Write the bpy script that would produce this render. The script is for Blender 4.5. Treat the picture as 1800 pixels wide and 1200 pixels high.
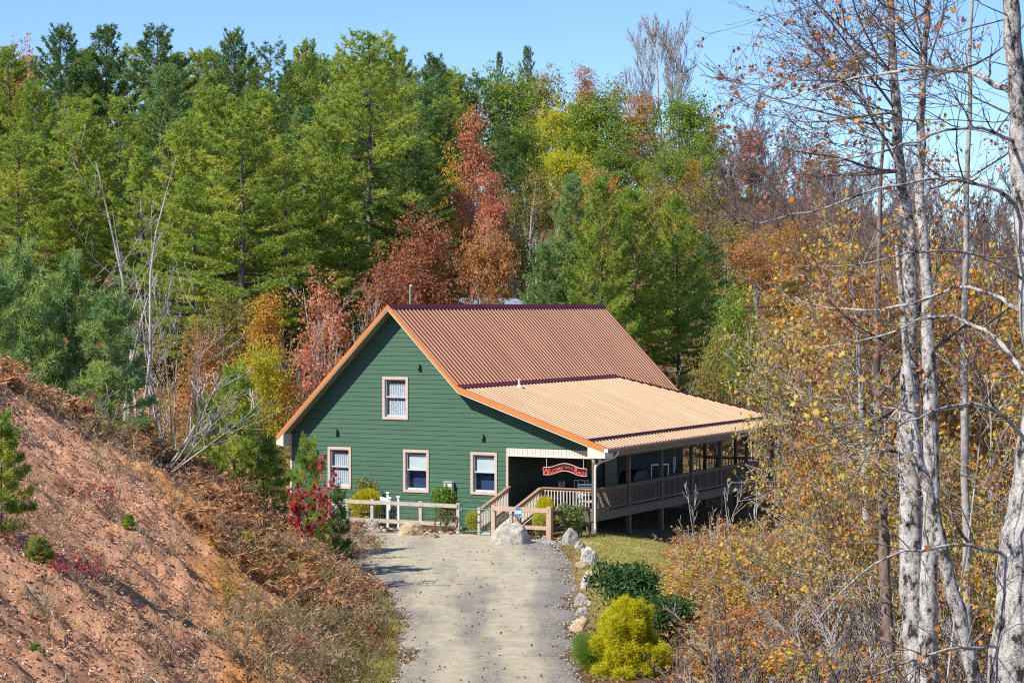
import bpy, math, random
import numpy as np
from mathutils import Vector, Matrix, Euler

for _o in list(bpy.data.objects):
    bpy.data.objects.remove(_o, do_unlink=True)
SC = bpy.context.scene
COL = SC.collection
R = math.radians
RNG = np.random.default_rng(7)

# ------------------------------------------------------------------ camera
FPX = 3865.0            # focal length in pixels of an 1800 px wide frame
CAMZ = 8.55
HV = 537.0              # row of the horizon in the 1800 x 1200 photograph
cam_d = bpy.data.cameras.new('camera')
cam_d.sensor_width = 36.0
cam_d.lens = FPX / 1800.0 * 36.0
cam_d.shift_y = -(600.0 - HV) / 1800.0
cam_d.clip_start = 0.5
cam_d.clip_end = 6000.0
cam = bpy.data.objects.new('camera', cam_d)
cam.location = (0, 0, CAMZ)
cam.rotation_euler = (R(90), 0, 0)
COL.objects.link(cam)
SC.camera = cam

# ------------------------------------------------------------------ sky and sun
SUN = Vector((-0.98, -0.66, 1.20)).normalized()      # towards the sun
world = bpy.data.worlds.new('World')
SC.world = world
world.use_nodes = True
wn = world.node_tree
wn.nodes.clear()
w_out = wn.nodes.new('ShaderNodeOutputWorld')
w_bg = wn.nodes.new('ShaderNodeBackground')
w_sky = wn.nodes.new('ShaderNodeTexSky')
w_sky.sky_type = 'NISHITA'
w_sky.sun_disc = False
w_sky.sun_elevation = math.asin(SUN.z)
w_sky.sun_rotation = math.atan2(SUN.x, SUN.y)
w_sky.altitude = 3000.0
w_sky.air_density = 1.0
w_sky.dust_density = 0.0
w_sky.ozone_density = 6.0
w_bg.inputs['Strength'].default_value = 0.13
wn.links.new(w_sky.outputs[0], w_bg.inputs[0])
wn.links.new(w_bg.outputs[0], w_out.inputs[0])

sun_d = bpy.data.lights.new('sun', 'SUN')
sun_d.energy = 5.0
sun_d.angle = R(0.53)
sun_d.color = (1.0, 0.95, 0.86)
sun = bpy.data.objects.new('sun', sun_d)
sun.rotation_euler = SUN.to_track_quat('Z', 'Y').to_euler()
sun.location = (-60, -40, 80)
COL.objects.link(sun)

SC.view_settings.view_transform = 'Standard'
SC.view_settings.look = 'None'
SC.view_settings.exposure = 0.58
SC.view_settings.gamma = 1.0
SC.view_settings.use_curve_mapping = False
SC.cycles.use_denoising = False
SC.cycles.filter_width = 1.15
SC.cycles.max_bounces = 6
SC.cycles.diffuse_bounces = 3
SC.cycles.glossy_bounces = 2
SC.cycles.transmission_bounces = 3
SC.cycles.transparent_max_bounces = 6

# ------------------------------------------------------------------ helpers
def px(u, v, Y):
    """world point that stands at depth Y behind photo pixel (u, v)"""
    return Vector(((u - 900.0) / FPX * Y, Y, CAMZ - (v - HV) / FPX * Y))

def link(o, parent=None):
    COL.objects.link(o)
    if parent is not None:
        o.parent = parent
    return o

def tag(o, label=None, cat=None, group=None, kind=None):
    if label: o['label'] = label
    if cat: o['category'] = cat
    if group: o['group'] = group
    if kind: o['kind'] = kind
    return o

def empty(name, loc=(0, 0, 0), rz=0.0, label=None, cat=None, group=None, parent=None):
    o = bpy.data.objects.new(name, None)
    o.empty_display_size = 0.3
    link(o, parent)
    o.location = loc
    o.rotation_euler = (0, 0, rz)
    return tag(o, label, cat, group)

def copy_tree(o, parent=None):
    c = o.copy()
    COL.objects.link(c)
    c.parent = parent
    for ch in list(o.children):
        copy_tree(ch, c)
    return c

ORD = ['first', 'second', 'third', 'fourth', 'fifth', 'sixth', 'seventh', 'eighth', 'ninth', 'tenth', 'eleventh',
       'twelfth', 'thirteenth', 'fourteenth', 'fifteenth', 'sixteenth', 'seventeenth', 'eighteenth', 'nineteenth',
       'twentieth']
TENS = {2: 'twenty', 3: 'thirty', 4: 'forty', 5: 'fifty', 6: 'sixty', 7: 'seventy', 8: 'eighty', 9: 'ninety'}
def ordinal(i):
    if i < 20: return ORD[i]
    n = i + 1
    t, u = divmod(n, 10)
    if t > 9: return 'hundred-and-' + ordinal(n - 101) if n > 100 else 'hundredth'
    return (TENS[t] + '-' + ORD[u - 1]) if u else TENS[t][:-1] + 'ieth'

class MB:
    """collects vertices and faces; build() links them as ONE mesh object"""
    def __init__(s):
        s.v = []; s.f = []; s.n = 0; s.t = []
    def add(s, V, F, tint=0.0):
        V = np.asarray(V, dtype=np.float64).reshape(-1, 3)
        F = np.asarray(F, dtype=np.int64)
        if F.ndim == 1: F = F.reshape(1, -1)
        s.v.append(V)
        s.f.append(F + s.n)
        if np.isscalar(tint): tint = np.full(len(V), tint)
        s.t.append(np.asarray(tint, dtype=np.float32))
        s.n += len(V)
        return s
    def box(s, x0, x1, y0, y1, z0, z1, M=None):
        V = np.array([[x0,y0,z0],[x1,y0,z0],[x1,y1,z0],[x0,y1,z0],[x0,y0,z1],[x1,y0,z1],[x1,y1,z1],[x0,y1,z1]], float)
        if M is not None:
            V = np.array([list(M @ Vector(p)) for p in V])
        return s.add(V, [[0,3,2,1],[4,5,6,7],[0,1,5,4],[1,2,6,5],[2,3,7,6],[3,0,4,7]])
    def beam(s, a, b, w, h, up=(0, 0, 1)):
        """rectangular bar from a to b, width w sideways, height h along up"""
        a = np.array(a, float); b = np.array(b, float)
        d = b - a; d /= np.linalg.norm(d)
        u = np.array(up, float); u = u - d * u.dot(d); u /= np.linalg.norm(u)
        q = np.cross(d, u)
        V = []
        for p in (a, b):
            for i, j in ((-1,-1),(1,-1),(1,1),(-1,1)):
                V.append(p + q * i * w / 2 + u * j * h / 2)
        return s.add(V, [[0,1,2,3],[4,7,6,5],[0,4,5,1],[1,5,6,2],[2,6,7,3],[3,7,4,0]])
    def prism(s, poly, y0, y1):
        """polygon in x,z extruded from y0 to y1"""
        n = len(poly)
        V = [(p[0], y0, p[1]) for p in poly] + [(p[0], y1, p[1]) for p in poly]
        s.add(V, [list(range(n))])
        base = s.n - 2 * n
        s.f.append(np.array([list(range(base + 2*n - 1, base + n - 1, -1))]))
        for i in range(n):
            j = (i + 1) % n
            s.f.append(np.array([[base + i, base + n + i, base + n + j, base + j]]))
        return s
    def tube(s, pts, rad, k=6, cap=True, tint=0.0):
        pts = np.asarray(pts, float); m = len(pts)
        rad = np.broadcast_to(np.asarray(rad, float), (m,))
        d = np.gradient(pts, axis=0)
        d /= np.maximum(np.linalg.norm(d, axis=1, keepdims=True), 1e-9)
        ref = np.array([0.0, 0.0, 1.0]) if abs(d[0][2]) < 0.9 else np.array([1.0, 0.0, 0.0])
        a = np.cross(d, ref); a /= np.maximum(np.linalg.norm(a, axis=1, keepdims=True), 1e-9)
        b = np.cross(d, a)
        ang = np.arange(k) * 2 * math.pi / k
        V = pts[:, None, :] + rad[:, None, None] * (a[:, None, :] * np.cos(ang)[None, :, None] + b[:, None, :] * np.sin(ang)[None, :, None])
        V = V.reshape(-1, 3)
        i = np.arange(m - 1)[:, None] * k; j = np.arange(k)[None, :]; jn = (j + 1) % k
        F = np.stack([i + j, i + k + j, i + k + jn, i + jn], axis=-1).reshape(-1, 4)
        s.add(V, F, tint)
        if cap and k > 2:
            base = s.n - len(V)
            s.f.append(np.array([list(range(base, base + k))]))
            s.f.append(np.array([list(range(base + len(V) - 1, base + len(V) - k - 1, -1))]))
        return s
    def mesh(s, name, smooth=False):
        me = bpy.data.meshes.new(name)
        V = np.concatenate(s.v) if s.v else np.zeros((0, 3))
        loops, starts, totals, off = [], [], [], 0
        for F in s.f:
            k = F.shape[1]; c = F.shape[0]
            loops.append(F.ravel())
            starts.append(off + np.arange(c) * k)
            totals.append(np.full(c, k))
            off += c * k
        L = np.concatenate(loops).astype(np.int32); S = np.concatenate(starts).astype(np.int32); T = np.concatenate(totals).astype(np.int32)
        me.vertices.add(len(V)); me.vertices.foreach_set('co', V.astype(np.float32).ravel())
        me.loops.add(len(L)); me.loops.foreach_set('vertex_index', L)
        me.polygons.add(len(S)); me.polygons.foreach_set('loop_start', S)
        try: me.polygons.foreach_set('loop_total', T)
        except Exception: pass
        me.polygons.foreach_set('use_smooth', np.full(len(S), smooth, dtype=bool))
        t = np.concatenate(s.t)
        if t.any():
            at = me.attributes.new('tint', 'FLOAT', 'POINT')
            at.data.foreach_set('value', t)
        me.update(calc_edges=True)
        return me
    def build(s, name, mat, parent=None, smooth=False):
        me = s.mesh(name, smooth)
        if mat is not None: me.materials.append(mat)
        return link(bpy.data.objects.new(name, me), parent)

def mesh_obj(name, me, parent=None, mat=None):
    o = link(bpy.data.objects.new(name, me), parent)
    if mat is not None:
        if len(me.materials) == 0: me.materials.append(mat)
        o.material_slots[0].link = 'OBJECT'
        o.material_slots[0].material = mat
    return o

# ---- value noise on arrays
_PERM = np.random.default_rng(3).random((256, 256))
def vnoise(x, y):
    x = np.asarray(x, float); y = np.asarray(y, float)
    xi = np.floor(x).astype(int); yi = np.floor(y).astype(int)
    fx = x - xi; fy = y - yi
    fx = fx * fx * (3 - 2 * fx); fy = fy * fy * (3 - 2 * fy)
    g = lambda i, j: _PERM[i & 255, j & 255]
    return (g(xi, yi) * (1 - fx) + g(xi + 1, yi) * fx) * (1 - fy) + (g(xi, yi + 1) * (1 - fx) + g(xi + 1, yi + 1) * fx) * fy
def fbm(x, y, o=4):
    s = 0; a = 0.5; t = 0
    for i in range(o):
        s = s + a * vnoise(x * 2**i + 17.3 * i, y * 2**i + 9.1 * i); t += a; a *= 0.5
    return s / t
def sstep(a, b, x):
    t = np.clip((x - a) / (b - a), 0, 1)
    return t * t * (3 - 2 * t)

# ------------------------------------------------------------------ materials
def new_mat(name):
    m = bpy.data.materials.new(name); m.use_nodes = True
    nt = m.node_tree; nt.nodes.clear()
    out = nt.nodes.new('ShaderNodeOutputMaterial')
    return m, nt, out
def N(nt, t, **kw):
    n = nt.nodes.new(t)
    for k, v in kw.items():
        if k.startswith('i_'):
            n.inputs[k[2:].replace('_', ' ')].default_value = v
        else: setattr(n, k, v)
    return n
def ramp(nt, stops, fac=None, interp='LINEAR'):
    r = nt.nodes.new('ShaderNodeValToRGB'); e = r.color_ramp.elements
    r.color_ramp.interpolation = interp
    while len(e) < len(stops): e.new(0.5)
    for i, (p, c) in enumerate(stops):
        e[i].position = p; e[i].color = (c[0], c[1], c[2], 1)
    if fac is not None: nt.links.new(fac, r.inputs[0])
    return r
def mixc(nt, fac, a, b, mode='MIX'):
    m = nt.nodes.new('ShaderNodeMix'); m.data_type = 'RGBA'; m.blend_type = mode
    for s, val in ((0, fac), (6, a), (7, b)):
        if hasattr(val, 'is_linked') or isinstance(val, bpy.types.NodeSocket): nt.links.new(val, m.inputs[s])
        elif s == 0: m.inputs[0].default_value = val
        else: m.inputs[s].default_value = (val[0], val[1], val[2], 1)
    return m.outputs[2]
def noise(nt, scale, detail=4, rough=0.6, coord=None, vec_scale=None, dist=0.0):
    n = N(nt, 'ShaderNodeTexNoise'); n.inputs['Scale'].default_value = scale
    n.inputs['Detail'].default_value = detail; n.inputs['Roughness'].default_value = rough
    n.inputs['Distortion'].default_value = dist
    if coord is not None:
        if vec_scale is not None:
            mp = N(nt, 'ShaderNodeMapping'); mp.inputs['Scale'].default_value = vec_scale
            nt.links.new(coord, mp.inputs[0]); nt.links.new(mp.outputs[0], n.inputs[0])
        else: nt.links.new(coord, n.inputs[0])
    return n.outputs[0]
def bump(nt, h, strength=0.4, dist=0.02):
    b = N(nt, 'ShaderNodeBump'); b.inputs['Strength'].default_value = strength; b.inputs['Distance'].default_value = dist
    nt.links.new(h, b.inputs['Height'])
    return b.outputs[0]
def objco(nt): return N(nt, 'ShaderNodeTexCoord').outputs['Object']
def geopos(nt): return N(nt, 'ShaderNodeNewGeometry').outputs['Position']

def solid(name, c0, c1=None, rough=0.6, scale=4.0, vs=None, metallic=0.0, bumps=0.0, spec=0.3, bscale=None, coord='obj', detail=5):
    """principled surface whose colour wanders between c0 and c1 with a noise"""
    m, nt, out = new_mat(name)
    p = N(nt, 'ShaderNodeBsdfPrincipled')
    p.inputs['Roughness'].default_value = rough; p.inputs['Metallic'].default_value = metallic
    p.inputs['Specular IOR Level'].default_value = spec
    co = objco(nt) if coord == 'obj' else geopos(nt)
    if c1 is None: c1 = tuple(min(1, x * 1.18) for x in c0)
    nz = noise(nt, scale, detail, 0.62, co, vs)
    r = ramp(nt, [(0.28, c0), (0.72, c1)], nz)
    nt.links.new(r.outputs[0], p.inputs['Base Color'])
    if bumps > 0:
        b = noise(nt, bscale or scale * 3, 4, 0.6, co, vs)
        nt.links.new(bump(nt, b, bumps, 0.02), p.inputs['Normal'])
    nt.links.new(p.outputs[0], out.inputs[0])
    return m

def leafmat(name, stops, transl=0.35, rough=0.55, tint=None, jitter=0.55, patch=None, patch_scale=0.35):
    """foliage: colour per leaf (island), shifted per plant; optional tint attribute towards another colour"""
    m, nt, out = new_mat(name)
    geo = N(nt, 'ShaderNodeNewGeometry'); oi = N(nt, 'ShaderNodeObjectInfo')
    ma = N(nt, 'ShaderNodeMath', operation='MULTIPLY_ADD')
    nt.links.new(geo.outputs['Random Per Island'], ma.inputs[0]); ma.inputs[1].default_value = jitter
    mb = N(nt, 'ShaderNodeMath', operation='MULTIPLY'); nt.links.new(oi.outputs['Random'], mb.inputs[0]); mb.inputs[1].default_value = 1 - jitter
    nt.links.new(mb.outputs[0], ma.inputs[2])
    r = ramp(nt, stops, ma.outputs[0])
    col = r.outputs[0]
    if patch is not None:
        nz = noise(nt, patch_scale, 3, 0.55, geo.outputs['Position'])
        rr = ramp(nt, [(0.50, (0, 0, 0)), (0.68, (1, 1, 1))], nz)
        col = mixc(nt, rr.outputs[0], col, patch)
    if tint is not None:
        at = N(nt, 'ShaderNodeAttribute', attribute_name='tint')
        col = mixc(nt, at.outputs['Fac'], col, tint)
    d = N(nt, 'ShaderNodeBsdfPrincipled'); d.inputs['Roughness'].default_value = rough; d.inputs['Specular IOR Level'].default_value = 0.25
    t = N(nt, 'ShaderNodeBsdfTranslucent')
    nt.links.new(col, d.inputs['Base Color']); nt.links.new(col, t.inputs['Color'])
    mx = N(nt, 'ShaderNodeMixShader'); mx.inputs[0].default_value = transl
    nt.links.new(d.outputs[0], mx.inputs[1]); nt.links.new(t.outputs[0], mx.inputs[2])
    nt.links.new(mx.outputs[0], out.inputs[0])
    return m

# ------------------------------------------------------------------ terrain
BY = np.array([0, 30, 45, 50, 54, 58, 62, 66, 70, 74, 78, 82, 86, 92, 110.])
BX = np.array([-3.4, -3.4, -3.45, -3.5, -3.5, -3.6, -4.0, -4.7, -5.5, -6.3, -7.4, -9.5, -14., -20., -24.])
CY = np.array([0, 25, 50, 56, 60, 63, 66, 69, 72, 75, 78, 82, 90, 110.])
CZ = np.array([11, 10.4, 9.4, 8.3, 7.4, 6.4, 5.2, 4.0, 2.9, 1.9, 1.0, 0.4, 0.0, 0.0])
def bank_s(x, y): return np.interp(y, BY, BX) - x
def ground(x, y, fine=True):
    x = np.asarray(x, float); y = np.asarray(y, float)
    s = bank_s(x, y)
    cap = np.interp(y, CY, CZ)
    face = 0.65 * np.maximum(s, 0)
    top = cap + 0.10 * np.maximum(s - cap / 0.65, 0)
    k = 0.9
    h = np.clip(0.5 + 0.5 * (top - face) / k, 0, 1)
    bank = top * (1 - h) + face * h - k * h * (1 - h)
    bank = np.where(s > 0, np.maximum(bank, 0), 0)
    z = bank.copy()
    # the hillside behind the house; it falls away to the right
    a = x / np.maximum(y, 20)
    kk = 1.0 - 0.92 * sstep(0.125, 0.31, a)
    rise = np.maximum(y - 104, 0)
    hill = (rise * 0.128 - np.maximum(y - 275, 0) * 0.14) * kk
    hill = np.maximum(hill, -6)
    z = np.maximum(z, 0) + hill
    # the ground drops on the right of the drive
    xe = np.interp(y, [0, 45, 60, 75, 84, 110, 140], [3.5, 3.2, 3.6, 4.2, 2.6, 5.0, 20.0])
    dr = np.maximum(x - xe, 0)
    drop = np.minimum(0.13 * dr + 0.006 * dr * dr, 4.0) * (1 - sstep(105, 150, y))
    z = z - drop
    if fine:
        bm = sstep(0.2, 1.8, s) * (1 - sstep(70, 84, y))
        rill = np.abs(fbm(y * 0.75 + x * 0.22, x * 0.12 + 3.0, 4) - 0.5) * 2
        z = z + bm * (rill * 1.0 - 0.33 + (fbm(x * 1.3, y * 1.3, 3) - 0.5) * 0.35 + (fbm(x * 4.5, y * 4.5, 3) - 0.5) * 0.34)
        z = z + (fbm(x * 0.5 + 31, y * 0.5, 3) - 0.5) * 0.10 * sstep(0.3, 2.0, np.abs(x + 0.6) - 3.0)
        z = z + (fbm(x * 0.04, y * 0.04 + 7, 3) - 0.5) * 4 * sstep(115, 150, y)
    return z
def gz(x, y): return float(ground(np.array([x]), np.array([y]))[0])

def axis(segs):
    out = [segs[0][0]]
    for a, b, st in segs:
        n = max(1, int(round((b - a) / st)))
        out += list(np.linspace(a, b, n + 1)[1:])
    return np.array(out)
GX = axis([(-900, -200, 100), (-200, -60, 14), (-60, -24, 2), (-24, -16, 0.4), (-16, -2.6, 0.11), (-2.6, 8, 0.3), (8, 24, 0.8), (24, 60, 4), (60, 200, 14), (200, 900, 100)])
GY = axis([(-200, 0, 20), (0, 22, 2), (22, 27, 0.5), (27, 62, 0.13), (62, 80, 0.2), (80, 112, 0.6), (112, 300, 4), (300, 1200, 60)])
XX, YY = np.meshgrid(GX, GY)
ZZ = ground(XX, YY)
def grid_mesh(name, X, Y, Z):
    h, w = X.shape
    b = MB()
    idx = np.arange(h * w).reshape(h, w)
    F = np.stack([idx[:-1, :-1], idx[:-1, 1:], idx[1:, 1:], idx[1:, :-1]], -1).reshape(-1, 4)
    b.add(np.stack([X, Y, Z], -1).reshape(-1, 3), F)
    return b.mesh(name, smooth=True)
gme = grid_mesh('ground', XX, YY, ZZ)
# masks: r = clay of the bank, g = lawn, b = orange streak
s_ = bank_s(XX, YY)
clay = sstep(0.1, 0.8, s_ + (fbm(XX * 1.3, YY * 1.3) - .5) * 1.4) * (1 - sstep(74, 84, YY))
lawn = np.clip(sstep(1.6, 2.4, XX) * (1 - sstep(5.0, 6.6, XX + (fbm(XX, YY) - .5) * 2)) * sstep(55, 62, YY) * (1 - sstep(82, 86, YY))
               + sstep(-1.3, -0.2, s_) * (1 - sstep(-0.2, .6, s_)) * sstep(46, 50, YY) * (1 - sstep(60, 66, YY)), 0, 1)
# orange subsoil: a band down the face of the bank, where the cut is freshest
def bank_hit(u, v):
    """where the sight line through photo pixel (u, v) meets the bank"""
    Y = np.arange(28, 84, .1); X = (u - 900) / FPX * Y
    i = np.argmax(CAMZ - (v - HV) / FPX * Y < ground(X, Y, False))
    return float(X[i]), float(Y[i])
def orange_band(x, y):
    pts = [bank_hit(u, v) for u, v in ((225, 800), (300, 850), (350, 915), (385, 990), (420, 1070), (445, 1140), (470, 1230))]
    d = np.full(np.shape(x), 1e9)
    for (ax, ay), (bx, by) in zip(pts[:-1], pts[1:]):
        L2 = (bx - ax)**2 + (by - ay)**2
        t = np.clip(((x - ax) * (bx - ax) + (y - ay) * (by - ay)) / L2, 0, 1)
        d = np.minimum(d, np.hypot(x - ax - t * (bx - ax), y - ay - t * (by - ay)))
    d = d + (fbm(x * .9, y * .9) - .5) * 1.6
    return np.exp(-(np.maximum(d, 0) / .75) ** 2)
orange = orange_band(XX, YY) * clay
ca = gme.color_attributes.new('mask', 'FLOAT_COLOR', 'POINT')
ca.data.foreach_set('color', np.stack([clay, lawn, orange, np.ones_like(clay)], -1).astype(np.float32).ravel())

def ground_material():
    m, nt, out = new_mat('ground_soil')
    at = N(nt, 'ShaderNodeAttribute', attribute_name='mask')
    sep = N(nt, 'ShaderNodeSeparateColor'); nt.links.new(at.outputs['Color'], sep.inputs[0])
    co = geopos(nt)
    litter = ramp(nt, [(0.25, (.06, .04, .022)), (0.5, (.15, .09, .045)), (0.75, (.26, .17, .09))], noise(nt, 3.0, 8, 0.75, co))
    grass = ramp(nt, [(0.30, (.20, .20, .05)), (0.5, (.38, .33, .10)), (0.7, (.54, .38, .18))], noise(nt, 1.6, 8, 0.7, co))
    pink = ramp(nt, [(0.22, (.24, .10, .05)), (0.40, (.52, .25, .14)), (0.56, (.68, .38, .235)), (0.8, (.80, .55, .40))], noise(nt, 2.6, 12, 0.82, co))
    oran = ramp(nt, [(0.25, (.42, .15, .04)), (0.5, (.74, .33, .09)), (0.75, (.82, .46, .18))], noise(nt, 2.2, 9, 0.75, co))
    c = mixc(nt, sep.outputs[2], pink.outputs[0], oran.outputs[0])
    dark_blotch = ramp(nt, [(0.46, (0, 0, 0)), (0.62, (1, 1, 1))], noise(nt, 0.55, 6, 0.65, co))  # broad noise blotches that darken the clay
    sm = N(nt, 'ShaderNodeMath', operation='MULTIPLY'); nt.links.new(dark_blotch.outputs[0], sm.inputs[0]); sm.inputs[1].default_value = 0.4
    c = mixc(nt, sm.outputs[0], c, (.23, .12, .07))
    c = mixc(nt, sep.outputs[0], litter.outputs[0], c)
    c = mixc(nt, sep.outputs[1], c, grass.outputs[0])
    p = N(nt, 'ShaderNodeBsdfPrincipled'); p.inputs['Roughness'].default_value = 0.95; p.inputs['Specular IOR Level'].default_value = 0.1
    nt.links.new(c, p.inputs['Base Color'])
    nt.links.new(bump(nt, noise(nt, 5.0, 10, 0.72, co), 1.0, 0.16), p.inputs['Normal'])
    nt.links.new(p.outputs[0], out.inputs[0])
    return m
gme.materials.append(ground_material())
GROUND = link(bpy.data.objects.new('ground', gme))
tag(GROUND, 'leaf strewn ground with the cut clay bank and the wooded hillside', kind='structure')

# ------------------------------------------------------------------ driveway
def drive_left(y): return np.interp(y, [10, 30, 50, 58, 64, 68, 72, 76, 80, 83], [-2.9, -2.8, -2.75, -2.95, -3.7, -4.6, -5.8, -7.4, -10.5, -13.0])
def drive_right(y): return np.interp(y, [10, 30, 50, 58, 66, 72, 78, 80, 83], [1.3, 1.4, 1.55, 1.75, 1.95, 2.0, 1.7, 1.3, -1.0])
dy = np.concatenate([np.arange(10, 40, .6), np.arange(40, 82.2, .2)])
W = np.linspace(0, 1, 41)
jl = (fbm(dy * .9, dy * 0 + 2.2, 6) - .5) * 1.4; jr = (fbm(dy * .9, dy * 0 + 8.2, 6) - .5) * 1.3
DX = (drive_left(dy) + jl)[:, None] * (1 - W) + (drive_right(dy) + jr)[:, None] * W
DY = np.repeat(dy[:, None], 41, 1)
# far end follows the fence line, which runs down to the right
DY = np.minimum(DY, 81.75 - (DX + 1.94) * 0.49)
edge = np.minimum(W, 1 - W)[None, :] * (DX[:, -1] - DX[:, 0])[:, None]
rut = (fbm(DX * 1.1 + 5, DY * 0.12, 3) - .5) * 0.10
DZ = np.maximum(ground(DX, DY), 0) * 0 + 0.085 + rut * sstep(0, .8, edge) + (fbm(DX * 3, DY * 3) - .5) * .03 - .14 * (1 - sstep(0, .6, edge))
dme = grid_mesh('driveway', DX, DY, DZ)
Wj = W[None, :] + (fbm(DX * .6, DY * .25, 3) - .5) * .22
trk = np.exp(-((Wj - .30) / .13) ** 2) + np.exp(-((Wj - .68) / .12) ** 2)
trk = np.clip(trk * (1 - .55 * sstep(62, 74, DY)) + sstep(62, 74, DY) * sstep(.12, .3, W)[None, :] * (1 - sstep(.78, .95, W)[None, :]) * .75, 0, 1)
ta = dme.attributes.new('track', 'FLOAT', 'POINT'); ta.data.foreach_set('value', trk.astype(np.float32).ravel())
def drive_material():
    m, nt, out = new_mat('packed_gravel')
    co = geopos(nt)
    track = noise(nt, 0.9, 7, 0.68, co, (1.2, 0.13, 1), 0.4)
    ta_ = N(nt, 'ShaderNodeAttribute', attribute_name='track')
    ad = N(nt, 'ShaderNodeMath', operation='MULTIPLY_ADD'); nt.links.new(track, ad.inputs[0]); ad.inputs[1].default_value = 1.3
    sb = N(nt, 'ShaderNodeMath', operation='MULTIPLY_ADD'); nt.links.new(ta_.outputs['Fac'], sb.inputs[0]); sb.inputs[1].default_value = .62; sb.inputs[2].default_value = -.45
    nt.links.new(sb.outputs[0], ad.inputs[2])
    tr = ramp(nt, [(0.25, (0, 0, 0)), (0.75, (1, 1, 1))], ad.outputs[0])
    sand = ramp(nt, [(0.25, (.28, .245, .18)), (0.5, (.40, .355, .265)), (0.75, (.50, .45, .345))], noise(nt, 2.2, 9, 0.72, co))
    grey = ramp(nt, [(0.25, (.12, .108, .095)), (0.5, (.235, .215, .19)), (0.75, (.40, .37, .33))], noise(nt, 9.0, 8, 0.8, co))
    c = mixc(nt, tr.outputs[0], grey.outputs[0], sand.outputs[0])
    v = N(nt, 'ShaderNodeTexVoronoi'); v.inputs['Scale'].default_value = 26.0
    nt.links.new(co, v.inputs['Vector'])
    vr = ramp(nt, [(0.0, (.62, .62, .62)), (0.5, (1.0, 1.0, 1.0)), (1.0, (1.25, 1.22, 1.18))], v.outputs['Color'])
    inv = N(nt, 'ShaderNodeMath', operation='SUBTRACT'); inv.inputs[0].default_value = 0.85; nt.links.new(tr.outputs[0], inv.inputs[1]); inv.use_clamp = True
    c = mixc(nt, inv.outputs[0], c, mixc(nt, 1.0, c, vr.outputs[0], 'MULTIPLY'))
    p = N(nt, 'ShaderNodeBsdfPrincipled'); p.inputs['Roughness'].default_value = 0.95; p.inputs['Specular IOR Level'].default_value = 0.1
    nt.links.new(c, p.inputs['Base Color'])
    nt.links.new(bump(nt, noise(nt, 22.0, 6, 0.75, co), 0.7, 0.04), p.inputs['Normal'])
    nt.links.new(p.outputs[0], out.inputs[0])
    return m
dme.materials.append(drive_material())
tag(link(bpy.data.objects.new('driveway', dme)), 'pale gravel driveway curving up to the green house', kind='structure')

# ================================================================== the house
TH = R(27.0)
HO = Vector((-4.60, 86.45, 0.0))
MH = Matrix.Translation(HO) @ Matrix.Rotation(-TH, 4, 'Z')
def hw(t, d, z=0.0): return MH @ Vector((t, d, z))           # house coordinates -> world
def wall_t(u, d=0.0):
    q = (u - 900) / FPX
    X0 = HO.x + math.sin(TH) * d; Y0 = HO.y + math.cos(TH) * d
    return (q * Y0 - X0) / (math.cos(TH) + q * math.sin(TH))
def wall_z(u, v, d=0.0):
    Y = hw(wall_t(u, d), d).y
    return CAMZ - (v - HV) / FPX * Y
TL, TR_, TB, TE, TLE = -4.83, 8.59, 3.11, 9.34, -5.16
ZR, S1, S2 = 8.55, 1.02, 0.345
ZB = ZR - S1 * TB
DF, DBK = -0.56, 19.7
FLOOR = 0.78
def zr(t):
    if t <= 0: return ZR + S1 * t
    if t <= TB: return ZR - S1 * t
    return ZB - S2 * (t - TB)

def siding_paint(name, c0, c1):
    m, nt, out = new_mat(name); co = objco(nt)
    p = N(nt, 'ShaderNodeBsdfPrincipled'); p.inputs['Roughness'].default_value = .55; p.inputs['Specular IOR Level'].default_value = .3
    r = ramp(nt, [(.28, c0), (.72, c1)], noise(nt, 1.1, 7, .7, co, (.5, 1, 1.6)))
    oi = N(nt, 'ShaderNodeObjectInfo')
    v = ramp(nt, [(0, (.965, .965, .965)), (1, (1.035, 1.035, 1.035))], oi.outputs['Random'])
    c = mixc(nt, 1.0, r.outputs[0], v.outputs[0], 'MULTIPLY')
    st = ramp(nt, [(.56, (0, 0, 0)), (.80, (1, 1, 1))], noise(nt, .9, 6, .7, co, (2.2, 1, .35)))
    sm = N(nt, 'ShaderNodeMath', operation='MULTIPLY'); nt.links.new(st.outputs[0], sm.inputs[0]); sm.inputs[1].default_value = .35
    c = mixc(nt, sm.outputs[0], c, (c1[0] * 1.9, c1[1] * 1.35, c1[2] * 1.5))
    nt.links.new(c, p.inputs['Base Color']); nt.links.new(p.outputs[0], out.inputs[0]); return m
M_SIDE = siding_paint('green_siding_paint', (.050, .112, .070), (.062, .134, .085))
M_PWALL = solid('shaded_porch_wall', (.022, .024, .014), (.034, .034, .020), .7, 2)  # porch shade painted into the colour of the side wall
M_TRIM = solid('cream_trim_paint', (.50, .385, .31), (.57, .445, .365), 0.55, 3, spec=0.3)
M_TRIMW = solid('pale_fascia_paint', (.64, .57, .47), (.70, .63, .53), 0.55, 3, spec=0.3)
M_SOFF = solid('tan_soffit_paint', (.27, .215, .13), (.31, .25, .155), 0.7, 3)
M_SASH = solid('white_vinyl_sash', (.50, .50, .52), (.56, .56, .58), 0.4, 3)
M_NAVY = solid('plain_navy', (.022, .045, .125), (.034, .066, .165), 0.8, 2)
M_SHADE = solid('pale_roller_shade', (.60, .66, .60), (.68, .73, .66), 0.8, 2)
M_WOOD = solid('weathered_deck_wood', (.13, .092, .066), (.215, .16, .12), 0.85, 3, (1, 1, 6), bumps=0.2)
M_WOODR = solid('red_brown_rail_wood', (.30, .165, .105), (.40, .24, .165), 0.8, 3, (1, 1, 6), bumps=0.2)
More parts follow.
